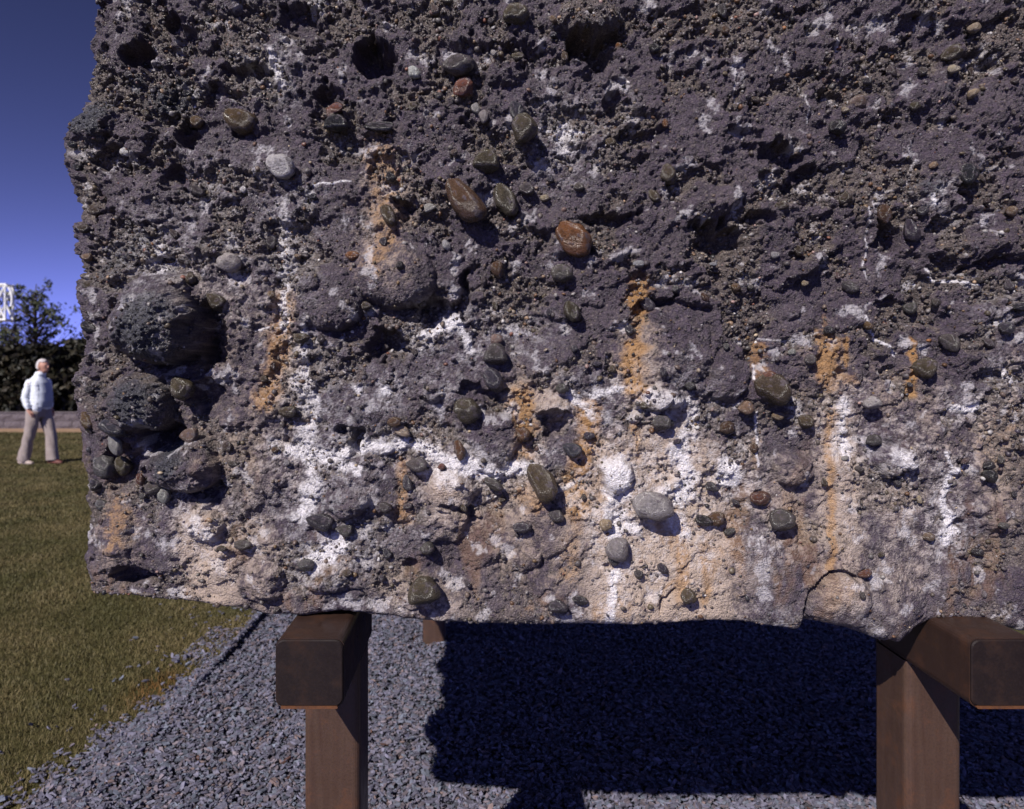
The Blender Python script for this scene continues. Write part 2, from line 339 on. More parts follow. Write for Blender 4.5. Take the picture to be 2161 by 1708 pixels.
for b in [(272, 112, 44, 36, 0, -.075), (790, 120, 50, 46, 20, -.085), (1242, 112, 50, 42, 10, -.090), (398, 280, 24, 30, 20, -.055), (448, 712, 44, 66, 0, -.080), (345, 925, 50, 40, 0, -.045),
          (1520, 505, 46, 44, 10, -.065), (852, 440, 20, 26, 10, -.040), (752, 930, 16, 28, 0, -.038), (1290, 462, 62, 16, 5, -.034), (925, 655, 50, 30, -15, -.055),
          (815, 725, 48, 40, 30, -.060), (982, 625, 18, 52, 0, -.045), (1172, 892, 34, 24, 0, -.040), (270, 1238, 55, 26, 8, -.055), (690, 210, 40, 26, 0, -.034),
          (1390, 640, 60, 14, -10, -.035), (520, 150, 60, 14, 0, -.034), (340, 940, 60, 34, 0, -.030), (250, 990, 60, 50, 0, -.038), (430, 830, 40, 34, 0, -.030),
          (630, 30, 50, 26, 0, -.030), (980, 105, 60, 26, 10, -.028), (1110, 110, 60, 30, 0, -.026), (1640, 330, 50, 30, 10, -.040), (1600, 470, 40, 26, 0, -.036),
          (1960, 60, 70, 36, 0, -.028), (2060, 140, 60, 50, 0, -.030), (1680, 380, 50, 22, -30, -.030), (1350, 290, 55, 20, 0, -.030), (1980, 480, 40, 22, 0, -.028),
          (460, 200, 45, 26, 0, -.026), (240, 330, 40, 26, 0, -.030), (370, 360, 26, 22, 0, -.032), (350, 555, 40, 18, 0, -.026), (1020, 830, 60, 14, 10, -.030),
          (970, 1080, 50, 14, 20, -.034), (1880, 500, 26, 26, 0, -.034), (2080, 560, 60, 16, -6, -.030), (1820, 120, 8, 20, 0, -.034), (1705, 1318, 16, 22, 0, -.03),
          (1560, 290, 40, 22, 20, -.030), (1750, 200, 40, 16, 10, -.026), (1880, 640, 36, 14, 0, -.022), (560, 1290, 30, 12, 0, -.02), (890, 1290, 60, 8, 0, -.012)]:
    stamp(*b, warp=1.9)
r2 = np.random.default_rng(21)
for k in range(360):                                        # sockets of lost pebbles and small cavities
    py = 1290 * r2.random() ** 1.35; px = r2.uniform(170, 2161); r = min(3.6 * math.exp(r2.normal(0, 0.8)) + 2.0, 26) * (1 if py < 800 else 0.6)
    i_, j_ = np.searchsorted(S, fx(px)), np.searchsorted(T, fz(py))
    if sm[min(i_, sm.shape[0] - 1), min(j_, sm.shape[1] - 1)] > .4: continue
    stamp(px, py, r * r2.uniform(.8, 1.5), r, r2.uniform(-40, 40), -r / PM * r2.uniform(0.8, 1.7), warp=0.7)
for k in range(700):                                        # knobs of mortar-covered stone
    py = r2.uniform(0, 1310); px = r2.uniform(170, 2161); r = min(6 * math.exp(r2.normal(0, 0.6)) + 3, 34)
    stamp(px, py, r * r2.uniform(.9, 1.7), r, r2.uniform(-50, 50), r / PM * r2.uniform(0.3, 0.75), power=2.0)
halo = np.zeros_like(SS)
# --- stains (their own shapes, not light)
def stroke(dst, pts, wd, s=1.0, soft=1.0):
    """paint a brushed line through photo pixel points"""
    pts = [(fx(a), fz(b)) for a, b in pts]; r = wd / PM
    if len(pts) == 1: pts = pts * 2
    for (x0, z0), (x1, z1) in zip(pts[:-1], pts[1:]):
        cx, cz = (x0 + x1) / 2, (z0 + z1) / 2; w_ = window(cx, cz, max(abs(x1 - x0), abs(z1 - z0)) / 2 + r * 2.6 + 0.012)
        X = SS[w_] + WX[w_] * min(1.2, r / 0.012); Z = TT[w_] + WZ[w_] * min(1.2, r / 0.012); dx, dz = x1 - x0, z1 - z0; L = dx * dx + dz * dz + 1e-9
        t = np.clip(((X - x0) * dx + (Z - z0) * dz) / L, 0, 1); d = np.hypot(X - x0 - t * dx, Z - z0 - t * dz)
        dst[w_] = np.maximum(dst[w_], s * (1 - sstep(r * 0.25 * (2 - soft), r * (1.0 + 1.3 * soft), d)))
for pts, wd, s in [
    ([(575, 120), (585, 150), (592, 180)], 11, .85), ([(600, 430), (598, 520), (606, 600)], 22, .62), ([(606, 600), (596, 640), (602, 690)], 9, .9), ([(335, 540)], 30, .85), ([(345, 575)], 14, .8),
    ([(450, 385)], 22, .5), ([(500, 560), (495, 600)], 22, .55), ([(645, 690), (650, 800)], 7, .8), ([(640, 800), (665, 860), (640, 940)], 26, .7), ([(640, 940), (665, 1030), (640, 1080)], 22, .8),
    ([(720, 1150), (665, 1185)], 24, .95), ([(610, 950), (700, 962), (760, 940), (880, 938)], 16, .85), ([(880, 938), (930, 965), (990, 985), (1060, 1000), (1120, 985)], 15, 1.0), ([(725, 985), (760, 990)], 14, .8),
    ([(910, 975), (950, 1010)], 26, .7), ([(900, 700), (960, 680)], 17, .95), ([(975, 690), (992, 745)], 12, .85), ([(762, 822)], 12, .8), ([(815, 825)], 13, 1.0), ([(932, 824)], 15, .7), ([(1040, 700), (1120, 700)], 16, .5),
    ([(1190, 270), (1195, 315)], 24, .75), ([(1125, 272), (1180, 274), (1238, 278)], 2.5, 1.0), ([(1210, 830), (1245, 865)], 16, .8), ([(1250, 830), (1310, 824)], 9, .9), ([(1360, 838), (1440, 850)], 20, .75), ([(1470, 870), (1440, 940)], 16, .75),
    ([(1300, 985), (1300, 1030)], 32, 1.0), ([(1290, 1050), (1285, 1100), (1340, 1120)], 22, .85), ([(1430, 960), (1455, 1010), (1440, 1050)], 26, .9), ([(1540, 985), (1545, 1010)], 24, 1.0), ([(1400, 1040), (1370, 1070)], 26, .8),
    ([(1300, 1205), (1290, 1260), (1285, 1320)], 10, .95), ([(1420, 1090), (1450, 1130)], 24, .7), ([(1300, 1090), (1295, 1130)], 22, .9), ([(1480, 1130), (1500, 1200)], 16, .45), ([(1597, 870), (1602, 920), (1604, 985)], 2.6, 1.0), ([(1592, 770), (1590, 800)], 2.5, .9), ([(1785, 850), (1775, 900), (1790, 960)], 14, .8),
    ([(1825, 668), (1835, 695), (1860, 722), (1888, 736), (1892, 752)], 3.0, 1.0), ([(1600, 714), (1650, 722), (1725, 704)], 2.2, .65), ([(2012, 862), (2055, 858)], 11, .95), ([(1985, 955), (2002, 985)], 4, 1.0),
    ([(2030, 985), (2000, 1000), (1990, 1040), (1994, 1080)], 8, 1.0), ([(2002, 1095), (1998, 1135)], 17, 1.0), ([(2115, 785), (2130, 805)], 12, .9), ([(2110, 680)], 16, .7), ([(1885, 962), (1910, 975)], 22, .75), ([(1602, 1150)], 24, .55),
    ([(420, 1105), (440, 1135)], 26, .75), ([(1832, 440), (1838, 470), (1829, 500), (1834, 530), (1826, 560), (1830, 590)], 1.8, .8), ([(1548, 130), (1546, 195), (1552, 225)], 2.4, .75), ([(1690, 180), (1702, 220), (1704, 260)], 2.4, .7), ([(1955, 568), (1978, 592), (2030, 594), (2072, 602)], 2.6, .9),
    ([(664, 394), (684, 389), (702, 392), (722, 385), (742, 388)], 2.0, .95), ([(640, 420), (660, 412)], 8, .7), ([(520, 140), (535, 170)], 14, .4), ([(1985, 410), (2003, 385)], 5, .6), ([(1965, 415), (1970, 430)], 5, .9), ([(2000, 455)], 8, .6), ([(2140, 605)], 9, .5), ([(1755, 85), (1768, 105)], 4, .8),
    ([(540, 700), (572, 692)], 2.5, .8), ([(1830, 130), (1832, 175)], 2.2, .8), ([(575, 930), (580, 960)], 12, .6), ([(1180, 1040), (1240, 1000)], 7, .7), ([(1310, 250), (1330, 215)], 5, .35), ([(825, 1110)], 16, .6), ([(500, 1060)], 20, .35), ([(830, 1290), (930, 1305)], 14, .4),
    ([(1610, 1315), (1660, 1310)], 14, .55), ([(1150, 1300), (1330, 1318)], 7, .5), ([(1880, 1050), (1930, 1120)], 50, .30), ([(1580, 1070), (1600, 1120)], 24, .3), ([(1840, 1290), (1800, 1280)], 16, .4)]:
    stroke(lime, pts, wd * .85, s)
    if wd > 4.5: stroke(halo, pts, wd * 2.0 + 5, min(1, s), 1.3)
for pts, wd, s in [
    ([(605, 630), (600, 700), (585, 760), (560, 850)], 22, .75), ([(800, 320), (812, 430), (818, 520), (795, 560)], 24, .55), ([(1338, 735), (1335, 820)], 20, 1.0), ([(1105, 840), (1104, 950)], 22, .8), ([(1240, 860), (1245, 935)], 20, 1.0),
    ([(1245, 935), (1212, 1000), (1220, 1075)], 24, .85), ([(1350, 605), (1352, 640)], 18, .9), ([(1350, 640), (1345, 735)], 12, .6), ([(1758, 870), (1752, 960), (1760, 1050), (1750, 1200)], 7, .72), ([(1745, 725), (1742, 800)], 22, .8), ([(1735, 790), (1790, 800)], 16, .6),
    ([(1600, 730), (1604, 790)], 16, .6), ([(1926, 715), (1924, 830)], 7, .9), ([(1490, 1150), (1492, 1265)], 8, .7), ([(848, 990), (850, 1090)], 16, .65), ([(238, 1080), (240, 1150)], 26, .55), ([(1095, 1040), (1140, 1060)], 20, .6), ([(1780, 715), (1784, 770)], 5, .8),
    ([(1340, 900), (1345, 960)], 9, .7), ([(1520, 1150), (1560, 1230)], 24, .3), ([(1600, 940), (1600, 985)], 12, .5), ([(945, 1030)], 26, .5), ([(1215, 1075), (1205, 1200)], 18, .5), ([(1395, 1265), (1400, 1240), (1425, 1220)], 3, .6), ([(2125, 740), (2130, 900)], 14, .35), ([(1115, 1290)], 14, .4),
    ([(1750, 1200), (1745, 1300)], 7, .4), ([(2090, 880), (2090, 1000)], 22, .3), ([(1740, 660), (1738, 720)], 5, .5)]:
    stroke(rust, pts, wd, s)
for pts, wd, s in [
    ([(430, 1120), (445, 1270)], 46, .85), ([(1300, 1050), (1310, 1300)], 52, .95), ([(1430, 1000), (1430, 1120), (1470, 1300)], 70, 1.0), ([(1400, 1160), (1380, 1310)], 72, .95), ([(1480, 1080), (1500, 1300)], 45, .9), ([(1300, 970), (1480, 960)], 40, .7), ([(1775, 900), (1775, 1150)], 34, .7),
    ([(860, 1250), (960, 1300)], 50, .35), ([(940, 1000), (960, 1060)], 50, .55), ([(1100, 830), (1180, 860)], 30, .65), ([(1104, 950), (1100, 1070)], 34, .5), ([(1220, 1060), (1200, 1200)], 40, .40), ([(1340, 720), (1350, 830)], 34, .6), ([(1350, 940), (1440, 900)], 34, .6),
    ([(1765, 1230)], 40, .6), ([(1900, 1080), (1900, 1200)], 50, .35), ([(2090, 900), (2110, 1050)], 44, .35), ([(540, 1140), (560, 1250)], 40, .4), ([(620, 780), (600, 1000)], 40, .3), ([(810, 340), (815, 560)], 40, .4), ([(480, 640), (520, 1000)], 60, .22), ([(240, 1080), (230, 1200)], 40, .3),
    ([(1085, 1060), (1090, 1150)], 50, .4), ([(1600, 1000), (1680, 1100)], 50, .35), ([(1740, 760), (1760, 900)], 44, .35), ([(1900, 850), (2000, 1000)], 60, .25)]:
    stroke(tan_, pts, wd, s)
for pts, wd, s in [([(195, 245)], 36, .85), ([(272, 178)], 20, .7), ([(340, 212), (380, 205)], 30, .75), ([(350, 700)], 56, .95), ([(310, 850)], 40, .85), ([(370, 965)], 34, .8), ([(230, 560), (300, 500)], 30, .5), ([(1965, 400)], 18, .6), ([(2070, 605)], 12, .6), ([(1990, 190)], 14, .5), ([(870, 30)], 10, .5), ([(700, 1060)], 24, .5), ([(205, 830)], 26, .5), ([(540, 140)], 20, .35)]:
    stroke(teal, pts, wd, s)
brk = 0.75 * fbm(SS * 46, TT * 46, 4, 91, 0.7) + 0.55 * fbm(SS * 170, TT * 170, 2, 95, 0.7); brk2 = fbm(SS * 14, TT * 9, 4, 97, 0.6)
lime_m = sstep(0.22, 0.85, lime + 0.40 * brk * (lime > .02)); lime_m = np.clip(lime_m * (0.25 + 0.85 * lime), 0, 1)
lime_m = np.maximum(lime_m, 0.50 * halo * sstep(-.25, .55, brk))
rust_m = np.clip(sstep(0.22, 0.75, rust + 0.35 * brk * (rust > .02)) * (0.3 + 0.6 * rust), 0, 1)
tan_m = np.clip(sstep(0.05, 0.6, tan_ + 0.40 * brk * (tan_ > .02) + 0.2 * brk2 * (tan_ > .02)) * (0.35 + 0.65 * tan_), 0, 1)
teal_m = sstep(0.25, 0.7, teal + 0.3 * brk * (teal > .02)) * 0.85
low = sstep(fz(760), fz(1230), TT)
ctr = np.exp(-((SS - fx(1390) + .05 * brk2) / .19) ** 2) * sstep(fz(930), fz(1060), TT)
rust_m = np.maximum(rust_m, (0.22 + .45 * ctr) * low * sstep(0.25, 0.65, fbm(SS * 9, TT * 3.2, 4, 131, .6)))
tan_m = np.maximum(tan_m, (0.05 + .80 * ctr) * low * sstep(0.10, 0.55, fbm(SS * 7, TT * 5, 5, 151, .65)))
lime_m = np.maximum(lime_m, 0.45 * sstep(0.52, 0.8, fbm(SS * 16, TT * 14, 5, 171, .65) + 0.10 * low))
pale = np.clip(0.10 * low + 0.34 * ctr + 0.80 * low * fbm(SS * 6, TT * 8, 4, 183) + 0.04 + 0.22 * sstep(.1, .5, fbm(SS * 12, TT * 12, 4, 191)), 0, 0.9)
# smooth runs of lime cover the fine relief a little
hgt += 0.002 * lime_m * (lime > .5)
hgt += teal_m * .0035 * (np.clip(1 - (w3 * 1.6) ** 2, 0, 1) * c3 + .5 * perlin(SS * 260, TT * 260, 71))
PC = {'brown': (.115, .062, .034), 'gold': (.135, .085, .042), 'white': (.56, .53, .50), 'grey': (.105, .094, .086), 'olive': (.100, .078, .050), 'dark': (.036, .033, .034),
      'orange': (.210, .092, .036), 'red': (.175, .075, .050), 'pink': (.32, .21, .18), 'slate': (.066, .060, .072), 'cream': (.42, .33, .22), 'tan': (.26, .175, .11), 'violet': (.058, .046, .062), 'pale': (.28, .26, .25)}
PEB = [(512, 262, 37, 28, 22, 'gold'), (598, 358, 34, 27, 25, 'white'), (978, 432, 58, 33, 52, 'brown'), (1065, 425, 44, 25, 62, 'olive'), (1210, 508, 48, 34, 42, 'orange'), (1103, 285, 33, 29, 80, 'olive'), (1088, 245, 21, 17, 80, 'slate'),
    (800, 275, 36, 12, 5, 'dark'), (976, 192, 26, 22, -40, 'red'), (1085, 40, 30, 25, 0, 'olive'), (1027, 348, 30, 27, 10, 'olive'), (965, 150, 36, 24, 0, 'grey'), (1305, 97, 12, 9, -60, 'orange'), (873, 160, 17, 13, 40, 'white'), (1185, 575, 24, 23, 0, 'grey'),
    (1050, 570, 20, 15, 80, 'brown'), (1205, 660, 28, 19, 62, 'olive'), (1046, 717, 15, 13, 0, 'pink'), (1045, 750, 27, 25, 0, 'grey'), (1041, 803, 30, 20, 60, 'slate'), (985, 866, 32, 28, 30, 'olive'), (1140, 1015, 46, 28, 58, 'olive'), (880, 980, 25, 18, 10, 'grey'),
    (970, 950, 25, 12, 75, 'brown'), (857, 1020, 19, 11, 75, 'slate'), (1040, 1020, 24, 12, 30, 'grey'), (1390, 890, 20, 18, 0, 'grey'), (1372, 1062, 44, 36, 10, 'pale'), (1300, 1155, 28, 28, 30, 'pale'), (1240, 920, 15, 9, 0, 'violet'), (1623, 820, 40, 34, 25, 'olive'),
    (1605, 1052, 25, 17, 0, 'red'), (1488, 1101, 20, 12, 10, 'dark'), (1513, 1098, 19, 17, 0, 'brown'), (1650, 1096, 30, 25, 0, 'grey'), (895, 1240, 37, 32, -12, 'olive'), (900, 1155, 17, 15, 0, 'grey'), (515, 1150, 19, 12, 0, 'grey'), (823, 460, 25, 17, 62, 'olive'),
    (395, 820, 31, 25, 60, 'olive'), (268, 315, 19, 12, 0, 'white'), (835, 890, 18, 13, 0, 'brown'), (848, 908, 20, 12, 25, 'cream'), (2000, 120, 24, 17, -25, 'olive'), (2000, 153, 14, 9, 0, 'cream'), (1860, 455, 22, 15, 80, 'brown'), (1913, 492, 28, 17, 60, 'violet'), (2040, 370, 24, 21, 80, 'dark'),
    (1405, 370, 24, 18, 80, 'olive'), (1758, 272, 20, 17, 0, 'dark'), (1780, 420, 18, 13, -25, 'olive'), (1930, 652, 16, 15, 0, 'grey'), (1995, 725, 25, 18, 45, 'grey'), (1942, 780, 26, 24, 0, 'olive'), (2112, 695, 20, 14, 0, 'slate'), (2150, 650, 26, 10, 0, 'dark'), (1395, 270, 10, 7, 80, 'orange'),
    (1150, 416, 11, 8, 0, 'cream'), (745, 545, 16, 11, 0, 'orange'), (577, 626, 10, 9, 0, 'tan'), (710, 236, 22, 13, 0, 'red'), (490, 558, 28, 22, 0, 'pale'), (1256, 771, 12, 8, 0, 'slate'), (1222, 1260, 18, 10, 10, 'dark'), (2078, 982, 15, 10, 0, 'dark'), (2080, 1002, 18, 15, 40, 'dark'),
    (240, 942, 26, 14, 70, 'pale'), (205, 990, 30, 25, 60, 'grey'), (245, 990, 24, 18, 70, 'olive'), (303, 1012, 15, 10, 80, 'red'), (330, 1030, 22, 15, 0, 'grey'), (350, 1045, 14, 18, 0, 'pale'), (250, 900, 30, 22, 20, 'slate'), (640, 715, 18, 12, 0, 'olive'), (700, 245, 14, 11, 0, 'pink'),
    (1003, 235, 14, 10, 60, 'pale'), (1020, 255, 16, 11, 80, 'pale'), (712, 265, 28, 20, 0, 'dark'), (460, 640, 22, 18, 30, 'olive'), (610, 870, 20, 14, 0, 'olive'), (775, 650, 12, 10, 0, 'olive'), (1370, 640, 28, 15, 55, 'slate'), (1185, 820, 16, 12, 0, 'grey'), (1290, 1180, 14, 9, 30, 'slate'),
    (1275, 1105, 16, 14, 0, 'cream'), (1205, 950, 22, 17, 20, 'slate'), (1570, 860, 18, 16, 0, 'tan'), (1535, 905, 17, 16, 0, 'brown'), (1640, 880, 14, 10, 0, 'tan'), (1615, 795, 16, 12, 0, 'red'), (1700, 890, 18, 16, 20, 'olive'), (1665, 745, 10, 8, 0, 'pale'), (2100, 1105, 14, 8, 10, 'grey'),
    (2060, 1165, 16, 9, 15, 'dark'), (1970, 640, 13, 10, 0, 'grey'), (1325, 700, 11, 13, 0, 'slate'), (1220, 395, 12, 10, 0, 'grey'), (905, 440, 10, 15, 70, 'pale'), (940, 520, 13, 9, 60, 'pale'), (1110, 400, 18, 14, 0, 'grey'), (1345, 560, 14, 9, 0, 'pale'), (1625, 545, 12, 8, 0, 'pale'), (1690, 600, 9, 7, 0, 'cream'),
    (1780, 235, 9, 7, 0, 'cream'), (2055, 60, 18, 11, -20, 'cream'), (2050, 200, 16, 10, -30, 'cream'), (1925, 230, 14, 10, 0, 'olive'), (1745, 700, 14, 10, 0, 'dark'), (1680, 530, 15, 11, 60, 'olive'), (1640, 440, 16, 11, 0, 'olive'), (1500, 560, 9, 5, 0, 'pale'), (1510, 545, 9, 5, 0, 'pale'),
    (1840, 930, 16, 14, 0, 'grey'), (1830, 850, 20, 15, 0, 'pale'), (1700, 760, 14, 12, 0, 'grey'), (1450, 815, 12, 10, 0, 'grey'), (1100, 1110, 20, 14, 0, 'slate'), (1175, 1270, 22, 15, 10, 'slate'), (680, 1100, 30, 20, 10, 'slate'), (650, 1190, 18, 14, 0, 'grey'), (730, 1120, 20, 14, 0, 'grey'), (815, 1070, 15, 13, 0, 'grey'),
    (170, 540, 12, 10, 0, 'tan'), (177, 600, 14, 12, 0, 'olive'), (190, 440, 16, 13, 0, 'olive'), (172, 690, 20, 12, 30, 'dark'), (180, 890, 22, 14, 60, 'gold'), (178, 905, 18, 10, 70, 'olive'), (188, 1030, 14, 14, 0, 'dark'), (195, 1075, 14, 14, 0, 'grey'), (166, 300, 12, 9, 0, 'dark'), (165, 345, 12, 12, 0, 'dark'), (172, 480, 14, 11, 0, 'olive')]
for px, py, a, b, ang, c in PEB:
    if px > 196: stamp(px - a * .12, py - b * .2, a * 1.35, b * 1.35, ang, min(a, b) / PM * .32, power=1.2)
groove([(1688, 1334), (1697, 1302), (1703, 1270), (1713, 1241), (1730, 1217), (1752, 1203), (1775, 1200), (1799, 1211)], 4.5, .028)
groove([(1395, 1290), (1398, 1262), (1425, 1240)], 3, .012); groove([(1500, 655), (1430, 640), (1380, 650)], 6, .022); groove([(700, 1262), (760, 1250), (790, 1290)], 3, .010)
# --- map to space
xs_, yx_, nx_ = edge1d(S.astype(np.float64), C0, C1, RS); zt_, yz_, nz_ = edge1d(T.astype(np.float64), B0, T0, RT)
prof_l = np.array([(0, 205), (60, 203), (100, 208), (130, 213), (170, 207), (210, 200), (230, 187), (260, 165), (290, 157), (330, 160), (380, 172), (430, 172), (500, 170), (560, 175), (590, 172), (640, 180), (690, 172), (730, 170), (770, 163), (800, 160), (850, 160), (900, 175), (930, 190), (1000, 187), (1050, 187), (1100, 195), (1150, 192), (1200, 188), (1240, 184), (1265, 188), (1310, 190)], float)
prof_b = np.array([(185, 1268), (300, 1272), (400, 1275), (450, 1284), (500, 1288), (560, 1302), (640, 1302), (720, 1294), (780, 1302), (850, 1311), (930, 1316), (1050, 1320), (1150, 1322), (1250, 1318), (1350, 1322), (1450, 1318), (1560, 1320), (1650, 1326), (1688, 1332), (1702, 1315), (1720, 1313), (1780, 1322), (1850, 1345), (1900, 1356), (1930, 1332), (1965, 1314), (2050, 1314), (2100, 1320), (2161, 1336), (2500, 1330)], float)
wl = np.interp(-T, -fz(prof_l[:, 0]), (prof_l[:, 1] - 180) / PM * LE); wb = np.interp(S, fx(prof_b[:, 0]), -(prof_b[:, 1] - 1310) / PM)
nx2 = np.broadcast_to(nx_[:, None], SS.shape); nz2 = np.broadcast_to(nz_[None, :], SS.shape)
ny2 = -np.sqrt(np.clip(1 - nx2 ** 2, 0, 1)) * np.sqrt(np.clip(1 - nz2 ** 2, 0, 1))
nl = np.sqrt(nx2 ** 2 + ny2 ** 2 + nz2 ** 2) + 1e-9; NX, NY, NZ = nx2 / nl, ny2 / nl, nz2 / nl
hgt -= 0.004                                                # mean surface back on the nominal plane
damp_b = 0.25 + 0.75 * sstep(B0 - 0.01, B0 + 0.06, TT)      # less relief along the sawn underside
hgt *= damp_b
# the left corner is eroded: the face falls back towards it
back = 0.035 * (1 - sstep(C0, C0 + 0.22, SS)) ** 1.5
PXm = xs_[:, None] + NX * hgt + wl[None, :] * np.exp(-np.maximum(SS - C0, 0) / 0.14)
PYm = DS + yx_[:, None] + yz_[None, :] + NY * hgt + back
PZm = zt_[None, :] + NZ * hgt + wb[:, None] * np.exp(-np.maximum(TT - B0, 0) / 0.10)
# tiny in-plane jitter, so grid lines do not show
PXm = PXm + 0.0006 * perlin(SS * 300, TT * 300, 5); PZm = PZm + 0.0006 * perlin(SS * 300, TT * 300, 6)
nS, nT = SS.shape
co = np.stack([PXm, PYm, PZm], -1).reshape(-1, 3)
idx = np.arange(nS * nT).reshape(nS, nT)
quads = np.stack([idx[:-1, :-1], idx[1:, :-1], idx[1:, 1:], idx[:-1, 1:]], -1).reshape(-1, 4)
BASE = Vector((0.4, 3.0, 1.05))
block = empty('concrete_block', BASE, 'huge rough block of weathered dark pebbly concrete resting on rusty steel supports', 'concrete block')
# core: the other five sides, coarse
def side(u0, u1, v0, v1, du, dv, fn, seed):
    U = np.linspace(u0, u1, max(2, int((u1 - u0) / du))); V = np.linspace(v0, v1, max(2, int((v1 - v0) / dv)))
    UU, VV = np.meshgrid(U, V, indexing='ij')
    edge = np.minimum.reduce([UU - u0, u1 - UU, VV - v0, v1 - VV]); e = sstep(0, 0.10, edge)
    d = (0.022 * fbm(UU * 2.5, VV * 2.5, 3, seed) + 0.020 * fbm(UU * 9, VV * 9, 4, seed + 7, .6) + 0.008 * fbm(UU * 40, VV * 40, 2, seed + 9)) * e
    P = fn(UU, VV, d).reshape(-1, 3); I = np.arange(UU.size).reshape(UU.shape)
    return P, np.stack([I[:-1, :-1], I[1:, :-1], I[1:, 1:], I[:-1, 1:]], -1).reshape(-1, 4)
Y0 = DS + 0.10
parts_ = [
    side(Y0, YB, B0, T0, .025, .025, lambda u, v, d: np.stack([C0 + 0.012 - d * 1.6, u, v], -1), 201),
    side(Y0, YB, B0, T0, .06, .06, lambda u, v, d: np.stack([C1 - 0.012 + d, u, v], -1), 211),
    side(C0 + .012, C1 - .012, Y0, YB, .05, .05, lambda u, v, d: np.stack([u, v, B0 + 0.012 + np.maximum(d, -0.01) * 0.3], -1), 221),
    side(C0 + .012, C1 - .012, Y0, YB, .08, .08, lambda u, v, d: np.stack([u, v, T0 - 0.012 + d], -1), 231),
    side(C0 + .012, C1 - .012, B0, T0, .08, .08, lambda u, v, d: np.stack([u, YB - 0.012 + d, v], -1), 241)]
allco = [co]; allq = [quads]; off = len(co)
for P, Q in parts_:
    allco.append(P); allq.append(Q + off); off += len(P)
CO = np.concatenate(allco)
cr = CO[len(co):]                                           # the coarse sides follow the same eroded outline
cx_, cz_ = cr[:, 0].copy(), cr[:, 2].copy()
cr[:, 0] += np.interp(-cz_, -fz(prof_l[:, 0]), (prof_l[:, 1] - 180) / PM * LE) * np.exp(-np.maximum(cx_ - C0, 0) / 0.14) + 0.008 * np.exp(-np.maximum(cx_ - C0, 0) / 0.05)
cr[:, 2] += np.interp(cx_, fx(prof_b[:, 0]), -(prof_b[:, 1] - 1310) / PM) * np.exp(-np.maximum(cz_ - B0, 0) / 0.10) * np.exp(-np.maximum(cr[:, 1] - 1.9, 0) / .3)
fl = sstep(1.66, 1.9, cr[:, 1]) * np.exp(-np.maximum(cx_ - C0, 0) / 0.10)          # the left flank is broken and bulging
cr[:, 0] -= fl * (0.030 * fbm(cr[:, 1] * 5, cz_ * 5, 4, 301, .6) + 0.085 * np.exp(-((cr[:, 1] - 2.02) / .17) ** 2 - ((cz_ - 1.12) / .2) ** 2) + 0.03 * np.exp(-((cr[:, 1] - 2.75) / .2) ** 2) - 0.02)
CO = CO - np.array(BASE); Q = np.concatenate(allq)
me = mesh_np('block_body', CO, Q, True)
nside = off - len(co)
stain = np.zeros((off, 4), np.float32); stain[:len(co)] = np.stack([lime_m, rust_m, tan_m, teal_m], -1).reshape(-1, 4)
stone = np.zeros((off, 4), np.float32); stone[:, 3] = 1; stone[:len(co), 0] = np.clip(rub * 0.9 + 0.15 * c2 * rub, 0, 1).ravel(); stone[:len(co), 2] = pale.ravel()
stone[len(co):, 0] = 0.4; stone[len(co):, 2] = 0.15
set_col(me, 'stain', stain); set_col(me, 'stone', stone)
add('weathered_face', me, M['block'], block)

# --- pebbles that stand out of the face: each its own part
def ico(sub):
    import bmesh
    bm = bmesh.new(); bmesh.ops.create_icosphere(bm, subdivisions=sub, radius=1.0)
    v = np.array([x.co[:] for x in bm.verts]); f = np.array([[x.index for x in p.verts] for p in bm.faces]); bm.free(); return v, f
def blob(v, seed, amp, box):
    """a rounded or slightly angular stone"""
    r = np.random.default_rng(seed); p = v.copy()
    ph = r.uniform(0, 9, 3)
    d = 0.5 * perlin(v[:, 0] * 1.3 + ph[0], v[:, 1] * 1.3 + v[:, 2] * .9 + ph[1], seed) + 0.35 * perlin(v[:, 2] * 1.9 + ph[2], v[:, 0] * 1.6 - v[:, 1] + ph[0], seed + 5)
    p = p * (1 + amp * d)[:, None]
    t3 = r.uniform(-.28, .28, 3); p = p * (1 + t3[0] * v[:, [0]] * np.array((0, 1, 1)) + t3[1] * v[:, [2]] * np.array((1, 0, 0)))   # egg and drop shapes
    for k in range(int(box) + 2):                                # worn facets
        n = r.normal(size=3); n /= np.linalg.norm(n); c = r.uniform(0.62, 0.85); h = p @ n; p = p - np.outer(np.maximum(h - c, 0) * 0.45, n)
    return p
I3v, I3f = ico(4); I2v, I2f = ico(3); I1v, I1f = ico(2); I0v, I0f = ico(1)
peb_hi = [mesh_np('pebble', blob(I3v, 300 + k, 0.22, k % 4), I3f) for k in range(16)]
peb_lo = [mesh_np('pebble', blob(I2v, 340 + k, 0.30, k % 5), I2f) for k in range(20)]
for m_ in peb_hi + peb_lo: m_.materials.append(M['pebble'])
NHERO = len(PEB); r3 = np.random.default_rng(5)
names = list(PC); pw = np.array([1.2, .5, .30, 2.2, 2.4, 2.4, .06, .35, .25, 1.6, .35, .5, 1.2, .7]); pw /= pw.sum()
taken = [(p[0], p[1], max(p[2], p[3])) for p in PEB]
def place_index(px, py):
    i = int(np.clip(np.searchsorted(S, fx(px)), 0, nS - 1)); j = int(np.clip(np.searchsorted(T, fz(py)), 0, nT - 1)); return i, j
tries = 0
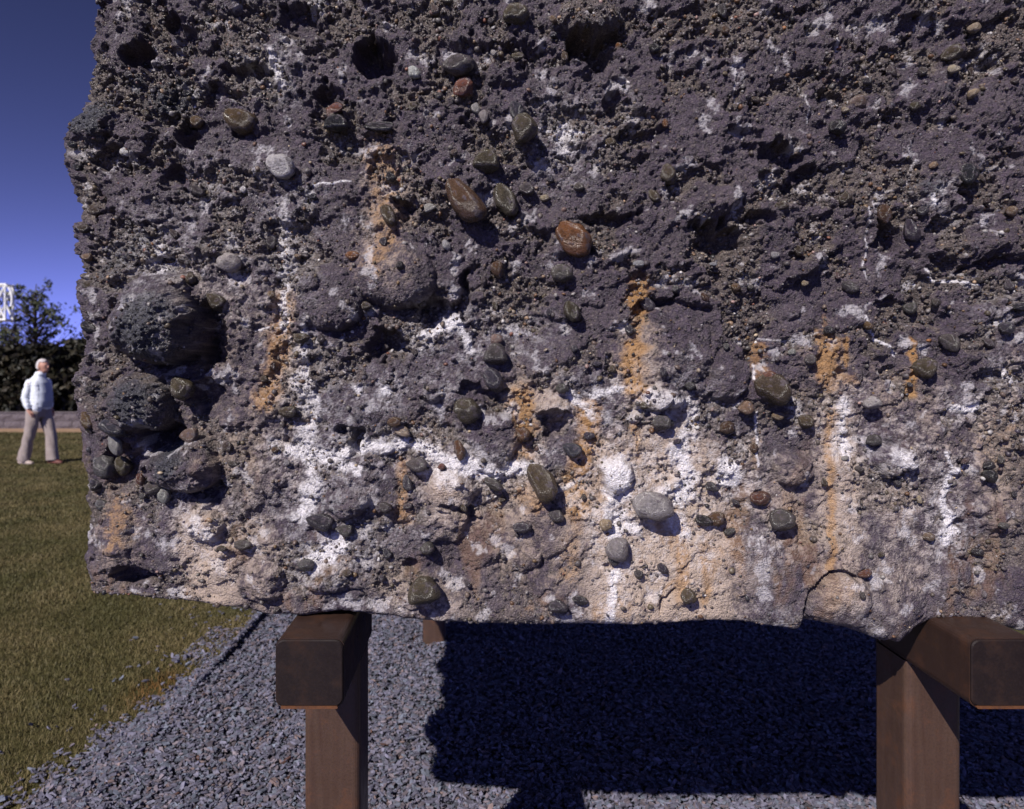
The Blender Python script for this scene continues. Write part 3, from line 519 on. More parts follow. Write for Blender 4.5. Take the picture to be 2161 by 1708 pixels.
while len(PEB) < 298 and tries < 9000:
    tries += 1
    px = r3.uniform(180, 2170); py = r3.uniform(-10, 1300); i, j = place_index(px, py)
    if r3.random() > 0.12 + 0.55 * rub[i, j] + 0.12 * topness[i, j]: continue
    a = 7.5 + 4.2 * r3.exponential(1.0); a = min(a, 21)
    if any((px - x) ** 2 + (py - y) ** 2 < (a + q * 1.1) ** 2 * 1.2 for x, y, q in taken): continue
    b = a * r3.uniform(.55, .95); c = names[r3.choice(len(names), p=pw)]
    if c in ('orange', 'cream', 'white', 'pale', 'pink') and a > 10: c = 'olive'
    PEB.append((px, py, a, b, r3.choice([r3.uniform(35, 80), r3.uniform(-30, 30)]), c)); taken.append((px, py, a))
PN = 0
for k_, (px, py, a, b, ang, c) in enumerate(PEB):
    i, j = place_index(px, py); big = max(a, b) > 17
    P = Vector((PXm[i, j], PYm[i, j], PZm[i, j])); N = Vector((float(NX[i, j]), float(NY[i, j]), float(NZ[i, j])))
    loc_h = float(hgt[max(0, i - 9):i + 10, max(0, j - 9):j + 10].max() - hgt[i, j])
    A, B_ = a * .93 / PM, b * .93 / PM; C_ = min(A, B_) * random.uniform(0.85, 1.15)
    P = P + N * (min(loc_h, 0.02) * 0.5 + C_ * ((random.uniform(0.10, 0.45) if big else random.uniform(-0.10, 0.32)) if px > 196 else -0.25))
    m_ = random.choice(peb_hi if big else peb_lo)
    o = add('pebble', m_, None, block, P - BASE, (random.uniform(-.3, .3), math.radians(ang), random.uniform(-.3, .3)))
    o.scale = (A, C_, B_); v = random.uniform(.44, .72) * (1.3 if c in ('white', 'pale') else 1); cc = PC[c]
    if k_ >= NHERO and random.random() < .55: cc = tuple(.35 * q + .65 * r for q, r in zip(cc, (.095, .078, .080)))
    o.color = (min(1, cc[0] * v * random.uniform(.93, 1.07)), min(1, cc[1] * v), min(1, cc[2] * v * random.uniform(.93, 1.07)), 1)
# --- the countless smaller stones, one part
def scatter_small(n):
    V = []; Fc = []; C = []; off = 0; r = np.random.default_rng(77); k = 0
    shapes = [(blob(I1v, 400 + q, 0.35, q % 6), I1f) for q in range(10)]; tiny = [(blob(I0v, 430 + q, 0.5, 0), I0f) for q in range(10)]
    while k < n:
        px = r.uniform(165, 2170); py = r.uniform(-10, 1312); i, j = place_index(px, py)
        if r.random() > (0.16 + 0.84 * rub[i, j]) * (0.42 + 0.58 * topness[i, j]): continue
        k += 1
        a = min(1.7 + 1.3 * r.exponential(1.0), 7.0) / PM; sv, sf = (tiny if a * PM < 3.2 else shapes)[r.integers(10)]; N = np.array((NX[i, j], NY[i, j], NZ[i, j])); P = np.array((PXm[i, j], PYm[i, j], PZm[i, j])) + N * a * r.uniform(-0.1, 0.55)
        s = sv * np.array((a, a * r.uniform(.6, 1), a * r.uniform(.5, .9)))
        m3 = np.array(Matrix.Rotation(r.uniform(0, 6.28), 3, Vector(r.normal(size=3)).normalized()))
        V.append(s @ m3.T + P); Fc.append(sf + off); off += len(s)
        c = np.array(PC[names[r.choice(len(names), p=pw)]]) * r.uniform(.6, 1.05)
        if r.random() < .65: c = c * .35 + np.array((.085, .070, .066)) * .65
        C.append(np.tile(c, (len(s), 1)))
    return np.concatenate(V), np.concatenate(Fc), np.concatenate(C)
V, Fc, C = scatter_small(15000)
me = mesh_np('small_stones', V - np.array(BASE), Fc, True); set_col(me, 'tint', C)
tag(add('small_stones', me, M['smallpeb'], block), kind='stuff')
# a dark lump that sticks out of the left flank further back
o = add('lump', mesh_np('lump', blob(I3v, 990, .45, 6) * np.array((.10, .11, .055)), I3f), M['block'], block, Vector((-.99 + .02, 1.92, 1.6)) - BASE, (0.1, -0.5, 0.2))
set_col(o.data, 'stain', np.tile((0, 0, 0, .5), (len(I3v), 1))); set_col(o.data, 'stone', np.tile((.2, 0, .1), (len(I3v), 1)))

# ------------------------------------------------------------------ steel supports
def rbox(x0, x1, y0, y1, z0, z1, r, axis, seg=5, ch=0.0):
    """square tube with rounded long edges along axis 'y' or 'z'"""
    if axis == 'y': a0, a1, b0, b1, l0, l1 = x0, x1, z0, z1, y0, y1
    else: a0, a1, b0, b1, l0, l1 = x0, x1, y0, y1, z0, z1
    ring = []
    for cx, cy, st in ((a1 - r, b1 - r, 0), (a0 + r, b1 - r, 90), (a0 + r, b0 + r, 180), (a1 - r, b0 + r, 270)):
        for k in range(seg + 1):
            t = math.radians(st + 90 * k / seg); ring.append((cx + r * math.cos(t), cy + r * math.sin(t)))
    n = len(ring); v = []; ca, cb = (a0 + a1) / 2, (b0 + b1) / 2
    lv = [(l0, ch), (l0 + ch, 0), (l1, 0)] if ch else [(l0, 0), (l1, 0)]
    for l, c in lv:
        sa, sb = 1 - c / (a1 - ca), 1 - c / (b1 - cb)
        v += [(ca + (a - ca) * sa, l, cb + (b - cb) * sb) if axis == 'y' else (a, b, l) for a, b in ring]
    q = np.array([[j * n + k, j * n + (k + 1) % n, (j + 1) * n + (k + 1) % n, (j + 1) * n + k] for j in range(len(lv) - 1) for k in range(n)])
    if axis == 'y': q = q[:, ::-1]
    v += [((a0 + a1) / 2, l, (b0 + b1) / 2) if axis == 'y' else ((a0 + a1) / 2, (b0 + b1) / 2, l) for l in (l0, l1)]
    e_ = len(lv); t = np.array([[e_ * n, (k + 1) % n, k] for k in range(n)] + [[e_ * n + 1, (e_ - 1) * n + k, (e_ - 1) * n + (k + 1) % n] for k in range(n)])
    if axis == 'y': t = t[:, ::-1]
    me = mesh_np('tube', np.array(v), [q, t], False)
    return me
B = 0.14; DB = F * B / 145
ZT = H - 570 / 145 * B                       # top of the beams
def support(xc, label, back_x, group):
    y1 = DB; root = empty('steel_support', (xc, DS + 0.2, 0), label, 'steel support', group); L = Vector(root.location)
    def put(name, me, mat):
        c = np.empty(len(me.vertices) * 3, np.float32); me.vertices.foreach_get('co', c); c = c.reshape(-1, 3) - np.array(L); me.vertices.foreach_set('co', c.ravel().astype(np.float32)); me.update()
        return add(name, me, mat, root)
    bl = 0.385
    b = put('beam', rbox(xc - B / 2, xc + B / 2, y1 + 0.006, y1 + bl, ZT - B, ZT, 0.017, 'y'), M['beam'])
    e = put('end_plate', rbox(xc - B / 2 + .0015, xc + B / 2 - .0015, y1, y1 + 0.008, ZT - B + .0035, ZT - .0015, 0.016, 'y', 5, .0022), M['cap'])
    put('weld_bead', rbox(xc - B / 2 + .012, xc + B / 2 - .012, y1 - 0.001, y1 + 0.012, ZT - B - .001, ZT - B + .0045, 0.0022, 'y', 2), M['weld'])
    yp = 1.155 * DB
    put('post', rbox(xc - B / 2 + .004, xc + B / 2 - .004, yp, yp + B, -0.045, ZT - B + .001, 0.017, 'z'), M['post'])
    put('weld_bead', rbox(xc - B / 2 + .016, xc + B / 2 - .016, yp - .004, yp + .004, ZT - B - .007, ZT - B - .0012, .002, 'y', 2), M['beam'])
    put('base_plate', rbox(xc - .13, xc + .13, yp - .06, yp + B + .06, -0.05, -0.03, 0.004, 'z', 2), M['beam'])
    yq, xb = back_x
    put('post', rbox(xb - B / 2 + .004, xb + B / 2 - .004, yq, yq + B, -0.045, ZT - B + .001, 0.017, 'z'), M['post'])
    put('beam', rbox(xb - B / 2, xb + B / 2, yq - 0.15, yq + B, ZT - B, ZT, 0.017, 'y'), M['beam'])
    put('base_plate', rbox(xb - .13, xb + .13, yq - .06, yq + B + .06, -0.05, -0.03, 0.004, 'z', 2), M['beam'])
XL = (652.5 - PX) / F * DB; XR = (2122 - PX) / F * DB
support(XL, 'rusty square tube support under the left end of the block, beam end whole', (4.2, -0.265), 'steel supports under the block')
support(XR, 'rusty square tube support at right, its beam end cut by the photo edge', (2.50, 1.535), 'steel supports under the block')

# ------------------------------------------------------------------ slate chips
def chips(P, z, seed, size=(0.0065, 0.017)):
    r = np.random.default_rng(seed); shp = []; m = 5
    for k in range(12):
        a = np.linspace(0, 2 * np.pi, m, endpoint=False) + r.normal(0, .28, m); rad = r.uniform(.6, 1.1, m)
        top = np.stack([np.cos(a) * rad * r.uniform(1.05, 1.5), np.sin(a) * rad * r.uniform(.5, .85), np.full(m, .2) + r.normal(0, .08, m)], -1); bot = top * np.array((.92, .92, -1)); shp.append(np.concatenate([top, bot]))
    shp = np.array(shp)
    f3 = np.array([[0, k, k + 1] for k in range(1, m - 1)]); f4 = np.array([[k, m + k, m + (k + 1) % m, (k + 1) % m] for k in range(m)])
    n = len(P); s = np.exp(r.uniform(np.log(size[0]), np.log(size[1]), n)) * (1 + 0.5 * (r.random(n) < .06))
    v = shp[r.integers(0, 12, n)] * s[:, None, None]
    tilt = r.normal(0, .50, n); az = r.uniform(0, 6.283, n); yaw = r.uniform(0, 6.283, n)
    def rot(v, axis, ang):
        c, sn = np.cos(ang)[:, None], np.sin(ang)[:, None]; a, b = [(1, 2), (2, 0), (0, 1)][axis]; o = v.copy(); o[..., a] = c * v[..., a] - sn * v[..., b]; o[..., b] = sn * v[..., a] + c * v[..., b]; return o
    v = rot(v, 2, yaw); v = rot(v, 0, tilt); v = rot(v, 2, az); v = v + np.stack([P[:, 0], P[:, 1], z], -1)[:, None, :]
    base = np.arange(n)[:, None, None] * 10
    hue = r.random(n); val = r.uniform(.6, 1.35, n)
    c = np.stack([.136 + .018 * (hue > .8) - .01 * (hue < .25),   .132 + .006 * (hue < .25), .176 - .024 * (hue > .8)], -1) * val[:, None]
    odd = r.random(n); c[odd < .02] = (.19, .14, .135); c[odd > .996] = (.09, .05, .04)
    return v.reshape(-1, 3), (f3[None] + base).reshape(-1, 3), (f4[None] + base).reshape(-1, 4), np.repeat(c, 10, 0)
rp = np.random.default_rng(11); ng = 86000
gx = rp.uniform(PADX0 - .02, 2.7, ng); gy = 2.3 + 3.1 * rp.random(ng) ** 1.3
rise = np.clip((4.2 - gy) / .8, 0, 1) * np.clip(1 - (gx - PADX0) / .55, 0, 1)        # chips heaped up to the turf near the front
gz_ = -0.034 + 0.008 * perlin(gx * 4, gy * 4, 3) + rp.uniform(0, .018, ng) + rise * 0.040
v, f3, f4, c = chips(np.stack([gx, gy], -1), gz_, 12)
me = mesh_np('slate_gravel', v, [f4, f3], False); set_col(me, 'tint', c)
tag(add('slate_gravel', me, M['chips']), 'blue grey slate chips covering the bed under and in front of the block', 'gravel', kind='stuff')
ns = 30000; sx = PADX0 - rp.exponential(.20, ns); sy = rp.uniform(2.3, 4.9, ns)
reach = .02 + .32 * np.clip((4.0 - sy) / 1.3, 0, 1) ** 1.2
u_ = (PADX0 - sx) / reach
den = np.clip(1.25 - u_, 0, 1) * np.clip(.55 + 1.1 * perlin(sx * 9, sy * 9, 8) + .6 * perlin(sx * 24, sy * 24, 9) + .5 * (u_ < .35), 0, 1) + .012 * (sx > PADX0 - .8) + .10 * (np.abs(sx + 1.56) < .10) * (np.abs(sy - 4.1) < .28)
kp = rp.random(ns) < den; sx, sy = sx[kp], sy[kp]
v, f3, f4, c = chips(np.stack([sx, sy], -1), rp.uniform(.002, .020, len(sx)), 14, (.006, .017))
me = mesh_np('scattered_chips', v, [f4, f3], False); set_col(me, 'tint', c)
tag(add('scattered_chips', me, M['chips']), 'loose slate chips strewn over the grass along the gravel edge', 'gravel', kind='stuff')

# ------------------------------------------------------------------ grass
def grass():
    r = np.random.default_rng(31); X = []; Y = []; HH = []; W = []
    for y0, y1, dens, h, wd in ((2.2, 3.4, 15000, .021, .0030), (3.4, 4.8, 12000, .021, .0036), (4.8, 7.5, 6500, .022, .005), (7.5, 11, 3500, .024, .008), (11, 18, 1500, .028, .014)):
        x0 = -(1010 / 1500) * y1 - .5; x1 = PADX0 + .0 if y1 <= 5.0 else -0.40 * y0 + .4
        n = int((x1 - x0) * (y1 - y0) * dens); X.append(r.uniform(x0, x1, n)); Y.append(r.uniform(y0, y1, n)); HH.append(h * r.uniform(.55, 1.3, n)); W.append(np.full(n, wd))
    x, y, h, wd = map(np.concatenate, (X, Y, HH, W))
    thin = np.clip((PADX0 - x) / (.03 + .5 * np.clip((4.0 - y) / 1.3, 0, 1)), 0, 1) * 0.8 + 0.2; thin = np.where(y > 4.4, 1, thin); keep = (r.random(len(x)) < thin) & (x > -0.70 * y - .5); x, y, h, wd = x[keep], y[keep], h[keep], wd[keep]
    n = len(x); a = r.uniform(0, 6.283, n); lean = r.uniform(.1, 1.0, n) * h; la = r.uniform(0, 6.283, n)
    dx, dy = np.cos(a) * wd / 2, np.sin(a) * wd / 2; lx, ly = np.cos(la) * lean, np.sin(la) * lean
    v = np.stack([np.stack([x - dx, y - dy, np.zeros(n)], -1), np.stack([x + dx, y + dy, np.zeros(n)], -1), np.stack([x + dx * .7 + lx * .4, y + dy * .7 + ly * .4, h * .6], -1), np.stack([x - dx * .7 + lx * .4, y - dy * .7 + ly * .4, h * .6], -1), np.stack([x + lx, y + ly, h], -1)], 1)
    b = np.arange(n)[:, None, None] * 5
    f4 = (np.array([[0, 1, 2, 3]])[None] + b).reshape(-1, 4); f3 = (np.array([[3, 2, 4]])[None] + b).reshape(-1, 3)
    dry = np.clip(.44 + .6 * fbm(x * 1.7, y * 1.7, 3, 4) + .45 * np.clip(1 - (PADX0 - x) / .5, 0, 1) * (y < 4.6) + r.normal(0, .16, n), 0, 1)[:, None]
    org = np.exp(-(((x + 1.62) / .10) ** 2 + ((y - 3.55) / .20) ** 2))[:, None] * 0.85
    c = (np.array((.078, .074, .026)) * (1 - dry) + np.array((.180, .142, .066)) * dry); c = c * (1 - org) + np.array((.20, .095, .028)) * org
    c = c * .90 * r.uniform(.78, 1.22, n)[:, None]
    return v.reshape(-1, 3), f3, f4, np.repeat(c, 5, 0)
v, f3, f4, c = grass(); me = mesh_np('mown_grass', v, [f4, f3], False); set_col(me, 'tint', c)
tag(add('mown_grass', me, M['grass']), 'short olive green grass of the lawn left of the block', 'grass', kind='stuff')

# ------------------------------------------------------------------ low wall of split-face blocks
def wall():
    root = empty('retaining_wall', (-8, WY, 0), 'low grey wall of two courses of split-face blocks behind the walking man', 'wall'); r = random.Random(4)
    v, f = [], []
    nx_, nz_ = 6, 3; bw, bh, bd = .455, .205, .30; protos = []
    for k in range(4):
        rr = np.random.default_rng(500 + k); P = []; I = {}
        for i in range(nx_ + 1):
            for j in range(nz_ + 1):
                e = (0 < i < nx_) and (0 < j < nz_); P.append((bw * (i / nx_ - .5), -.006 - (rr.uniform(.006, .030) if e else 0), bh * j / nz_))
        ff = [(i * (nz_ + 1) + j, (i + 1) * (nz_ + 1) + j, (i + 1) * (nz_ + 1) + j + 1, i * (nz_ + 1) + j + 1) for i in range(nx_) for j in range(nz_)]
        n = len(P); P += [(-bw / 2, bd, 0), (bw / 2, bd, 0), (bw / 2, bd, bh), (-bw / 2, bd, bh), (-bw / 2, 0, 0), (bw / 2, 0, 0), (bw / 2, 0, bh), (-bw / 2, 0, bh)]
        ff += [(n + 1, n, n + 3, n + 2), (n + 4, n, n + 3, n + 7), (n + 5, n + 6, n + 2, n + 1), (n + 7, n + 3, n + 2, n + 6)]
        m = mesh_np('wall_block', np.array(P), np.array(ff), False); m.materials.append(M['wallblock']); protos.append(m)
    for row in range(2):
        for k in range(58):
            x = -20 + k * .463 + row * .23; o = add('wall_block', r.choice(protos), None, root, (x + 8, r.uniform(-.006, .006), row * .213), (0, 0, r.uniform(-.008, .008)))
    cap = mesh_np('capping', np.array([(a, b, c) for a in (-12.3, 15.2) for b in (-.03, .32) for c in (.422, .448)]), np.array([[0, 1, 3, 2], [4, 6, 7, 5], [0, 4, 5, 1], [2, 3, 7, 6], [1, 5, 7, 3], [0, 2, 6, 4]]), False)
    add('capping', cap, M['wallblock'], root)
wall()

# ------------------------------------------------------------------ trees and shrubs
def tubes(paths, seg=7):
    V, Fq, off = [], [], 0
    for pts in paths:
        for k, (p, r) in enumerate(pts):
            p = Vector(p); d = (Vector(pts[min(k + 1, len(pts) - 1)][0]) - Vector(pts[max(k - 1, 0)][0])).normalized()
            u = d.orthogonal().normalized(); w_ = d.cross(u)
            V += [tuple(p + (u * math.cos(2 * math.pi * q / seg) + w_ * math.sin(2 * math.pi * q / seg)) * r) for q in range(seg)]
        for k in range(len(pts) - 1):
            for q in range(seg): a = off + k * seg; Fq.append((a + q, a + (q + 1) % seg, a + seg + (q + 1) % seg, a + seg + q))
        off += len(pts) * seg
    return np.array(V), np.array(Fq)
def leaves(P, size, cols, r, elong=1.6):
    n = len(P); a = r.normal(size=(n, 3)); a /= np.linalg.norm(a, axis=1)[:, None]; b = r.normal(size=(n, 3)); b -= (b * a).sum(1)[:, None] * a; b /= np.linalg.norm(b, axis=1)[:, None]
    s = (size * r.uniform(.6, 1.35, n))[:, None]; nn = np.cross(a, b)
    v = np.stack([P - a * s * elong / 2, P + b * s * .5 + nn * s * .12, P + a * s * elong / 2, P - b * s * .5 + nn * s * .12], 1).reshape(-1, 3)
    f = np.arange(n * 4).reshape(-1, 4); c = cols[r.integers(0, len(cols), n)] * r.uniform(.65, 1.35, n)[:, None]
    return v, f, np.repeat(c, 4, 0)
def shrub(x, y, h, wd, seed, label, cols, group, size=.10, n=5200, conical=.6):
    r = np.random.default_rng(seed); root = empty('evergreen_shrub', (x, y, 0), label, 'shrub', group)
    ps = [[((0, 0, -.05), .07), ((.02, 0, h * .5), .05), ((0, .02, h * .85), .02)]]
    for k in range(9):
        a = r.uniform(0, 6.28); z = h * r.uniform(.1, .7); ps.append([((0, 0, z), .03), ((math.cos(a) * wd * .25, math.sin(a) * wd * .25, z + h * .10), .02), ((math.cos(a) * wd * .45, math.sin(a) * wd * .45, z + h * .2), .006)])
    tv, tf = tubes(ps); add('trunk', mesh_np('trunk', tv, tf), M['bark'], root)
    t = r.random(n) ** .85; ang = r.uniform(0, 6.283, n); prof = wd / 2 * (1 - conical * t) * np.minimum(1, .55 + 2.2 * t)
    rad = prof * np.sqrt(r.uniform(.25, 1, n)) * (1 + .38 * perlin(ang * 1.4 + seed, t * 6, seed) + .22 * perlin(ang * 3.5, t * 14 + seed, seed + 2))
    P = np.stack([np.cos(ang) * rad, np.sin(ang) * rad, .05 + h * t + .06 * perlin(ang * 2, t * 3, seed)], -1)
    v, f, c = leaves(P, size, np.array(cols), r, 1.9); me = mesh_np('crown', v, f, False); set_col(me, 'tint', c); add('crown', me, M['leaf'], root)
GR = [(.010, .011, .006), (.016, .016, .008), (.026, .022, .011), (.015, .012, .008), (.034, .027, .014)]
SH = [(-15.2, 'evergreen shrub at the far left edge above the grey wall', 2.3), (-13.75, 'dense dark evergreen shrub left of the man behind the wall', 2.2), (-12.35, 'dark evergreen shrub rising right behind the white haired man', 2.2), (-11.0, 'evergreen shrub between the walking man and the concrete block', 2.4), (-9.6, 'evergreen shrub half hidden by the left edge of the concrete block', 2.4)]
for k, (x, lb, h) in enumerate(SH):
    shrub(x, WY + 1.5 + .25 * (k % 2), h, 2.7, 600 + k, lb, GR, 'evergreen shrubs behind the wall', .12, 13000, .38)
def tree(x, y, h, seed, label, spread, cols, n=60, leaf=.11, per=85, group=None, lo=.28, clump=.34):
    r = np.random.default_rng(seed); root = empty('deciduous_tree', (x, y, 0), label, 'tree', group)
    ps = [[((0, 0, -.05), .11), ((.03, .02, h * .35), .085), ((-.02, .04, h * .7), .045), ((.04, 0, h * .97), .012)]]; ends = []
    for k in range(n):
        t = r.uniform(lo, .98); a = r.uniform(0, 6.283); L = spread * (1 - .72 * (t - lo) / (1 - lo)) * r.uniform(.35, 1.05); z0 = h * t * .93
        p1 = (math.cos(a) * L * .5, math.sin(a) * L * .5, z0 + L * .28); p2 = (math.cos(a) * L, math.sin(a) * L, min(z0 + L * r.uniform(.45, .85), h * 1.03))
        ps.append([((0, 0, z0 - .08), .028), (p1, .016), (p2, .005)]); ends += [p2, p1 if r.random() < .5 else p2]
    tv, tf = tubes(ps, 6); add('trunk', mesh_np('trunk', tv, tf), M['bark'], root)
    E = np.array(ends); P = np.repeat(E, per, 0) + r.normal(size=(len(E) * per, 3)) * clump * np.array((.5, .5, .55)) * np.repeat(r.uniform(.5, 1.1, len(E)), per)[:, None]
    v, f, c = leaves(P, leaf, np.array(cols), r); me = mesh_np('crown', v, f, False); set_col(me, 'tint', c); add('crown', me, M['leaf'], root)
TG = [(.055, .068, .030), (.078, .090, .040), (.046, .056, .034), (.090, .092, .050)]
tree(-15.6, 25.0, 4.75, 701, 'airy green deciduous tree behind the shrubs, sky showing through its crown', 1.75, TG, 84, .085, 11, lo=.36, clump=.22)
tree(-13.6, 27.0, 4.1, 702, 'shorter deciduous tree beside the block edge, right of the airy tree', 1.5, TG, 60, .085, 10, lo=.3, clump=.24)
tree(-18.3, 27.5, 3.3, 703, 'small deciduous tree low under the white lattice frame', 1.3, TG, 40, .085, 16, lo=.3, clump=.26)

# ------------------------------------------------------------------ white lattice frame beyond the trees
def lattice():
    D = 23.2; gx = lambda px: (px - PX) / F * D; gz = lambda py: H - (py - PY) / F * D
    xm = gx(-62); root = empty('lattice_frame', (xm, D, 0), 'white steel lattice arm reaching in above the shrubs at the left edge', 'lattice frame'); L = Vector(root.location)
    def bar(name, segs, r):
        v, f = tubes([[(tuple(Vector(a) - L), r), (tuple(Vector(b) - L), r)] for a, b in segs], 6); return add(name, mesh_np(name, v, f), M['white'], root)
    bar('mast', [((xm, D + .2, -.05), (xm, D + .2, gz(585)))], .11)
    zt, zb = gz(601), gz(675)
    for y in (D, D + .4):
        for z in (zt, zb): bar('chord', [((xm, y, z), (gx(13), y, z))], .042)
    segs = []; st = [gx(p) for p in (11, -22, -54)]
    for y in (D, D + .4):
        for k, x in enumerate(st):
            segs.append(((x, y, zb), (x, y, zt)))
            if k < 2: segs += [((x, y, zt), ((x + st[k + 1]) / 2, y, (zt + zb) / 2)), (((x + st[k + 1]) / 2, y, (zt + zb) / 2), (x, y, zb)), (((x + st[k + 1]) / 2, y, (zt + zb) / 2), (st[k + 1], y, zt)), (((x + st[k + 1]) / 2, y, (zt + zb) / 2), (st[k + 1], y, zb))]
    for x in st: segs += [((x, D, zt), (x, D + .4, zt)), ((x, D, zb), (x, D + .4, zb))]
    bar('bracing', segs, .034)
    pts = [((gx(11) + .24 * math.sin(t), D - .02, gz(632) + .46 * math.cos(t)), .04) for t in np.linspace(0.05, 2.1, 9)]
    v, f = tubes([[(tuple(Vector(p) - L), r) for p, r in pts]], 6); add('curved_bracket', mesh_np('curved_bracket', v, f), M['white'], root)
lattice()

# ------------------------------------------------------------------ the man on the lawn
def ell_tube(path, seg=18, ex=1.0):
    """path: (point, radius x, radius y) rings kept in the plane across the path; y radius along world y"""
    V, Fq = [], []
    n = len(path)
    for k, (p, ra, rb) in enumerate(path):
        p = Vector(p); d = (Vector(path[min(k + 1, n - 1)][0]) - Vector(path[max(k - 1, 0)][0])).normalized()
        v_ = Vector((0, 1, 0)); u = v_.cross(d)
        if u.length < .1: u = Vector((1, 0, 0))
        u.normalize(); v_ = d.cross(u)
        sp = lambda c: math.copysign(abs(c) ** ex, c); V += [tuple(p + u * ra * sp(math.cos(2 * math.pi * q / seg)) + v_ * rb * sp(math.sin(2 * math.pi * q / seg))) for q in range(seg)]
    for k in range(n - 1):
        for q in range(seg): a = k * seg; Fq.append((a + q, a + (q + 1) % seg, a + seg + (q + 1) % seg, a + seg + q))
    c0 = len(V); V += [tuple(path[0][0]), tuple(path[-1][0])]
    T3 = [(c0, (q + 1) % seg, q) for q in range(seg)] + [(c0 + 1, (n - 1) * seg + q, (n - 1) * seg + (q + 1) % seg) for q in range(seg)]
    return V, Fq, T3
def union(name, pieces, mat, parent, voxel=.008, smooth=4):
    V, Q_, T_ = [], [], []
    for v, q, t in pieces:
        o = len(V); V += v; Q_ += [tuple(i + o for i in f) for f in q]; T_ += [tuple(i + o for i in f) for f in t]
    me = mesh_np(name, np.array(V), [np.array(Q_).reshape(-1, 4), np.array(T_).reshape(-1, 3)]); ob = add(name, me, mat)
    m = ob.modifiers.new('remesh', 'REMESH'); m.mode = 'VOXEL'; m.voxel_size = voxel; m.use_smooth_shade = True
    s = ob.modifiers.new('smooth', 'SMOOTH'); s.iterations = smooth; s.factor = .5
    bpy.context.view_layer.update(); dg = bpy.context.evaluated_depsgraph_get(); new = bpy.data.meshes.new_from_object(ob.evaluated_get(dg)); new.name = name
    ob.modifiers.clear(); ob.data = new; ob.parent = parent
    if not new.materials: new.materials.append(mat)
    return ob
def man():
    PYD = 12.0; root = empty('person', ((84 - PX) / F * PYD, PYD, 0), 'white haired man in open white jacket and beige trousers walking across the lawn', 'person', rz=math.radians(-14))
    def ball(c, r):
        v = I2v * np.array(r) + np.array(c); return [tuple(x) for x in v], [], [tuple(t) for t in I2f]
    hipR, kneeR, ankR = (-.03, -.085, .93), (-.11, -.10, .50), (-.235, -.10, .085)
    hipL, kneeL, ankL = (-.01, .085, .93), (.13, .10, .50), (.165, .10, .085)
    shR, elR, wrR = (-.040, -.170, 1.375), (-.085, -.215, 1.125), (-.020, -.205, .930)
    shL, elL, wrL = (-.03, .185, 1.385), (-.08, .24, 1.125), (.0, .225, .935)
    hc = (.065, 0, 1.655)
    # body: one continuous surface
    b = [ell_tube([((-.02, 0, .86), .11, .155), ((0, 0, 1.0), .125, .165), ((.0, 0, 1.2), .125, .165), ((-.01, 0, 1.38), .11, .18), ((0, 0, 1.47), .06, .09)]),
         ell_tube([((.005, 0, 1.44), .06, .062), ((.035, 0, 1.56), .052, .055), ((.055, 0, 1.62), .055, .055)]),
         ball(hc, (.098, .077, .112)), ball((hc[0] + .035, 0, hc[2] - .062), (.058, .056, .055)), ball((hc[0] + .100, 0, hc[2] - .012), (.022, .014, .024)), ball((hc[0] + .082, 0, hc[2] + .022), (.018, .055, .012)),
         ball((hc[0] + .085, 0, hc[2] - .058), (.014, .026, .009)), ball((hc[0] - .005, -.080, hc[2] - .012), (.022, .010, .032)), ball((hc[0] - .005, .080, hc[2] - .012), (.022, .010, .032))]
    for h, k, a in ((hipR, kneeR, ankR), (hipL, kneeL, ankL)): b.append(ell_tube([(h, .085, .085), (k, .055, .055), (tuple(Vector(k) * .6 + Vector(a) * .4), .052, .05), (a, .038, .038)]))
    for s_, e, w_, dr in ((shR, elR, wrR, (.05, .015, -.08)), (shL, elL, wrL, (.05, -.01, -.09))):
        b.append(ell_tube([(s_, .055, .055), (e, .042, .042), (w_, .028, .032)]))
        W_ = Vector(w_); d = Vector(dr).normalized(); b.append(ell_tube([(tuple(W_), .024, .034), (tuple(W_ + d * .05), .022, .042), (tuple(W_ + d * .09), .017, .040)]))
        for q, (oy, ln) in enumerate(((-.030, .065), (-.010, .078), (.010, .074), (.030, .058))):
            k0 = W_ + d * .082 + Vector((0, oy, 0)); k1 = k0 + d * ln * .5 + Vector((.004, 0, 0)); k2 = k1 + (d + Vector((-.35, 0, 0))).normalized() * ln * .5
            b.append(ell_tube([(tuple(k0), .0085, .0085), (tuple(k1), .008, .008), (tuple(k2), .006, .006)], 8))
        k0 = W_ + d * .03 + Vector((.018, 0, 0)); b.append(ell_tube([(tuple(k0), .012, .012), (tuple(k0 + d * .03 + Vector((.022, 0, 0))), .010, .010), (tuple(k0 + d * .062 + Vector((.022, 0, 0))), .007, .007)], 8))
    union('body', b, M['skin'], root, .0055, 2)
    # white hair: cap with a fringe above the ears, brow free
    hv = []; hf = []
    vv = I3v * np.array((.100, .081, .114)) + np.array((hc[0] - .008, 0, hc[2] + .006)); keep = lambda p: (p[2] > hc[2] + .062) or (p[0] < hc[0] - .005 and p[2] > hc[2] - .055) 
    fs = [f for f in I3f if all(keep(vv[i]) and not (vv[i][0] > hc[0] + .070 and vv[i][2] < hc[2] + .075) for i in f)]
    vv = vv + .006 * np.stack([perlin(vv[:, 0] * 40, vv[:, 2] * 40, 3), perlin(vv[:, 1] * 40, vv[:, 2] * 40, 4), perlin(vv[:, 0] * 40, vv[:, 1] * 40, 5)], -1)
    hm = add('hair', mesh_np('hair', vv, np.array(fs)), M['hair'], root); sm = hm.modifiers.new('solid', 'SOLIDIFY'); sm.thickness = .007; sm.offset = 1
    for sy in (-1, 1):
        add('eye', mesh_np('eye', I1v * .010, I1f), M['belt'], root, (hc[0] + .083, sy * .030, hc[2] + .004))
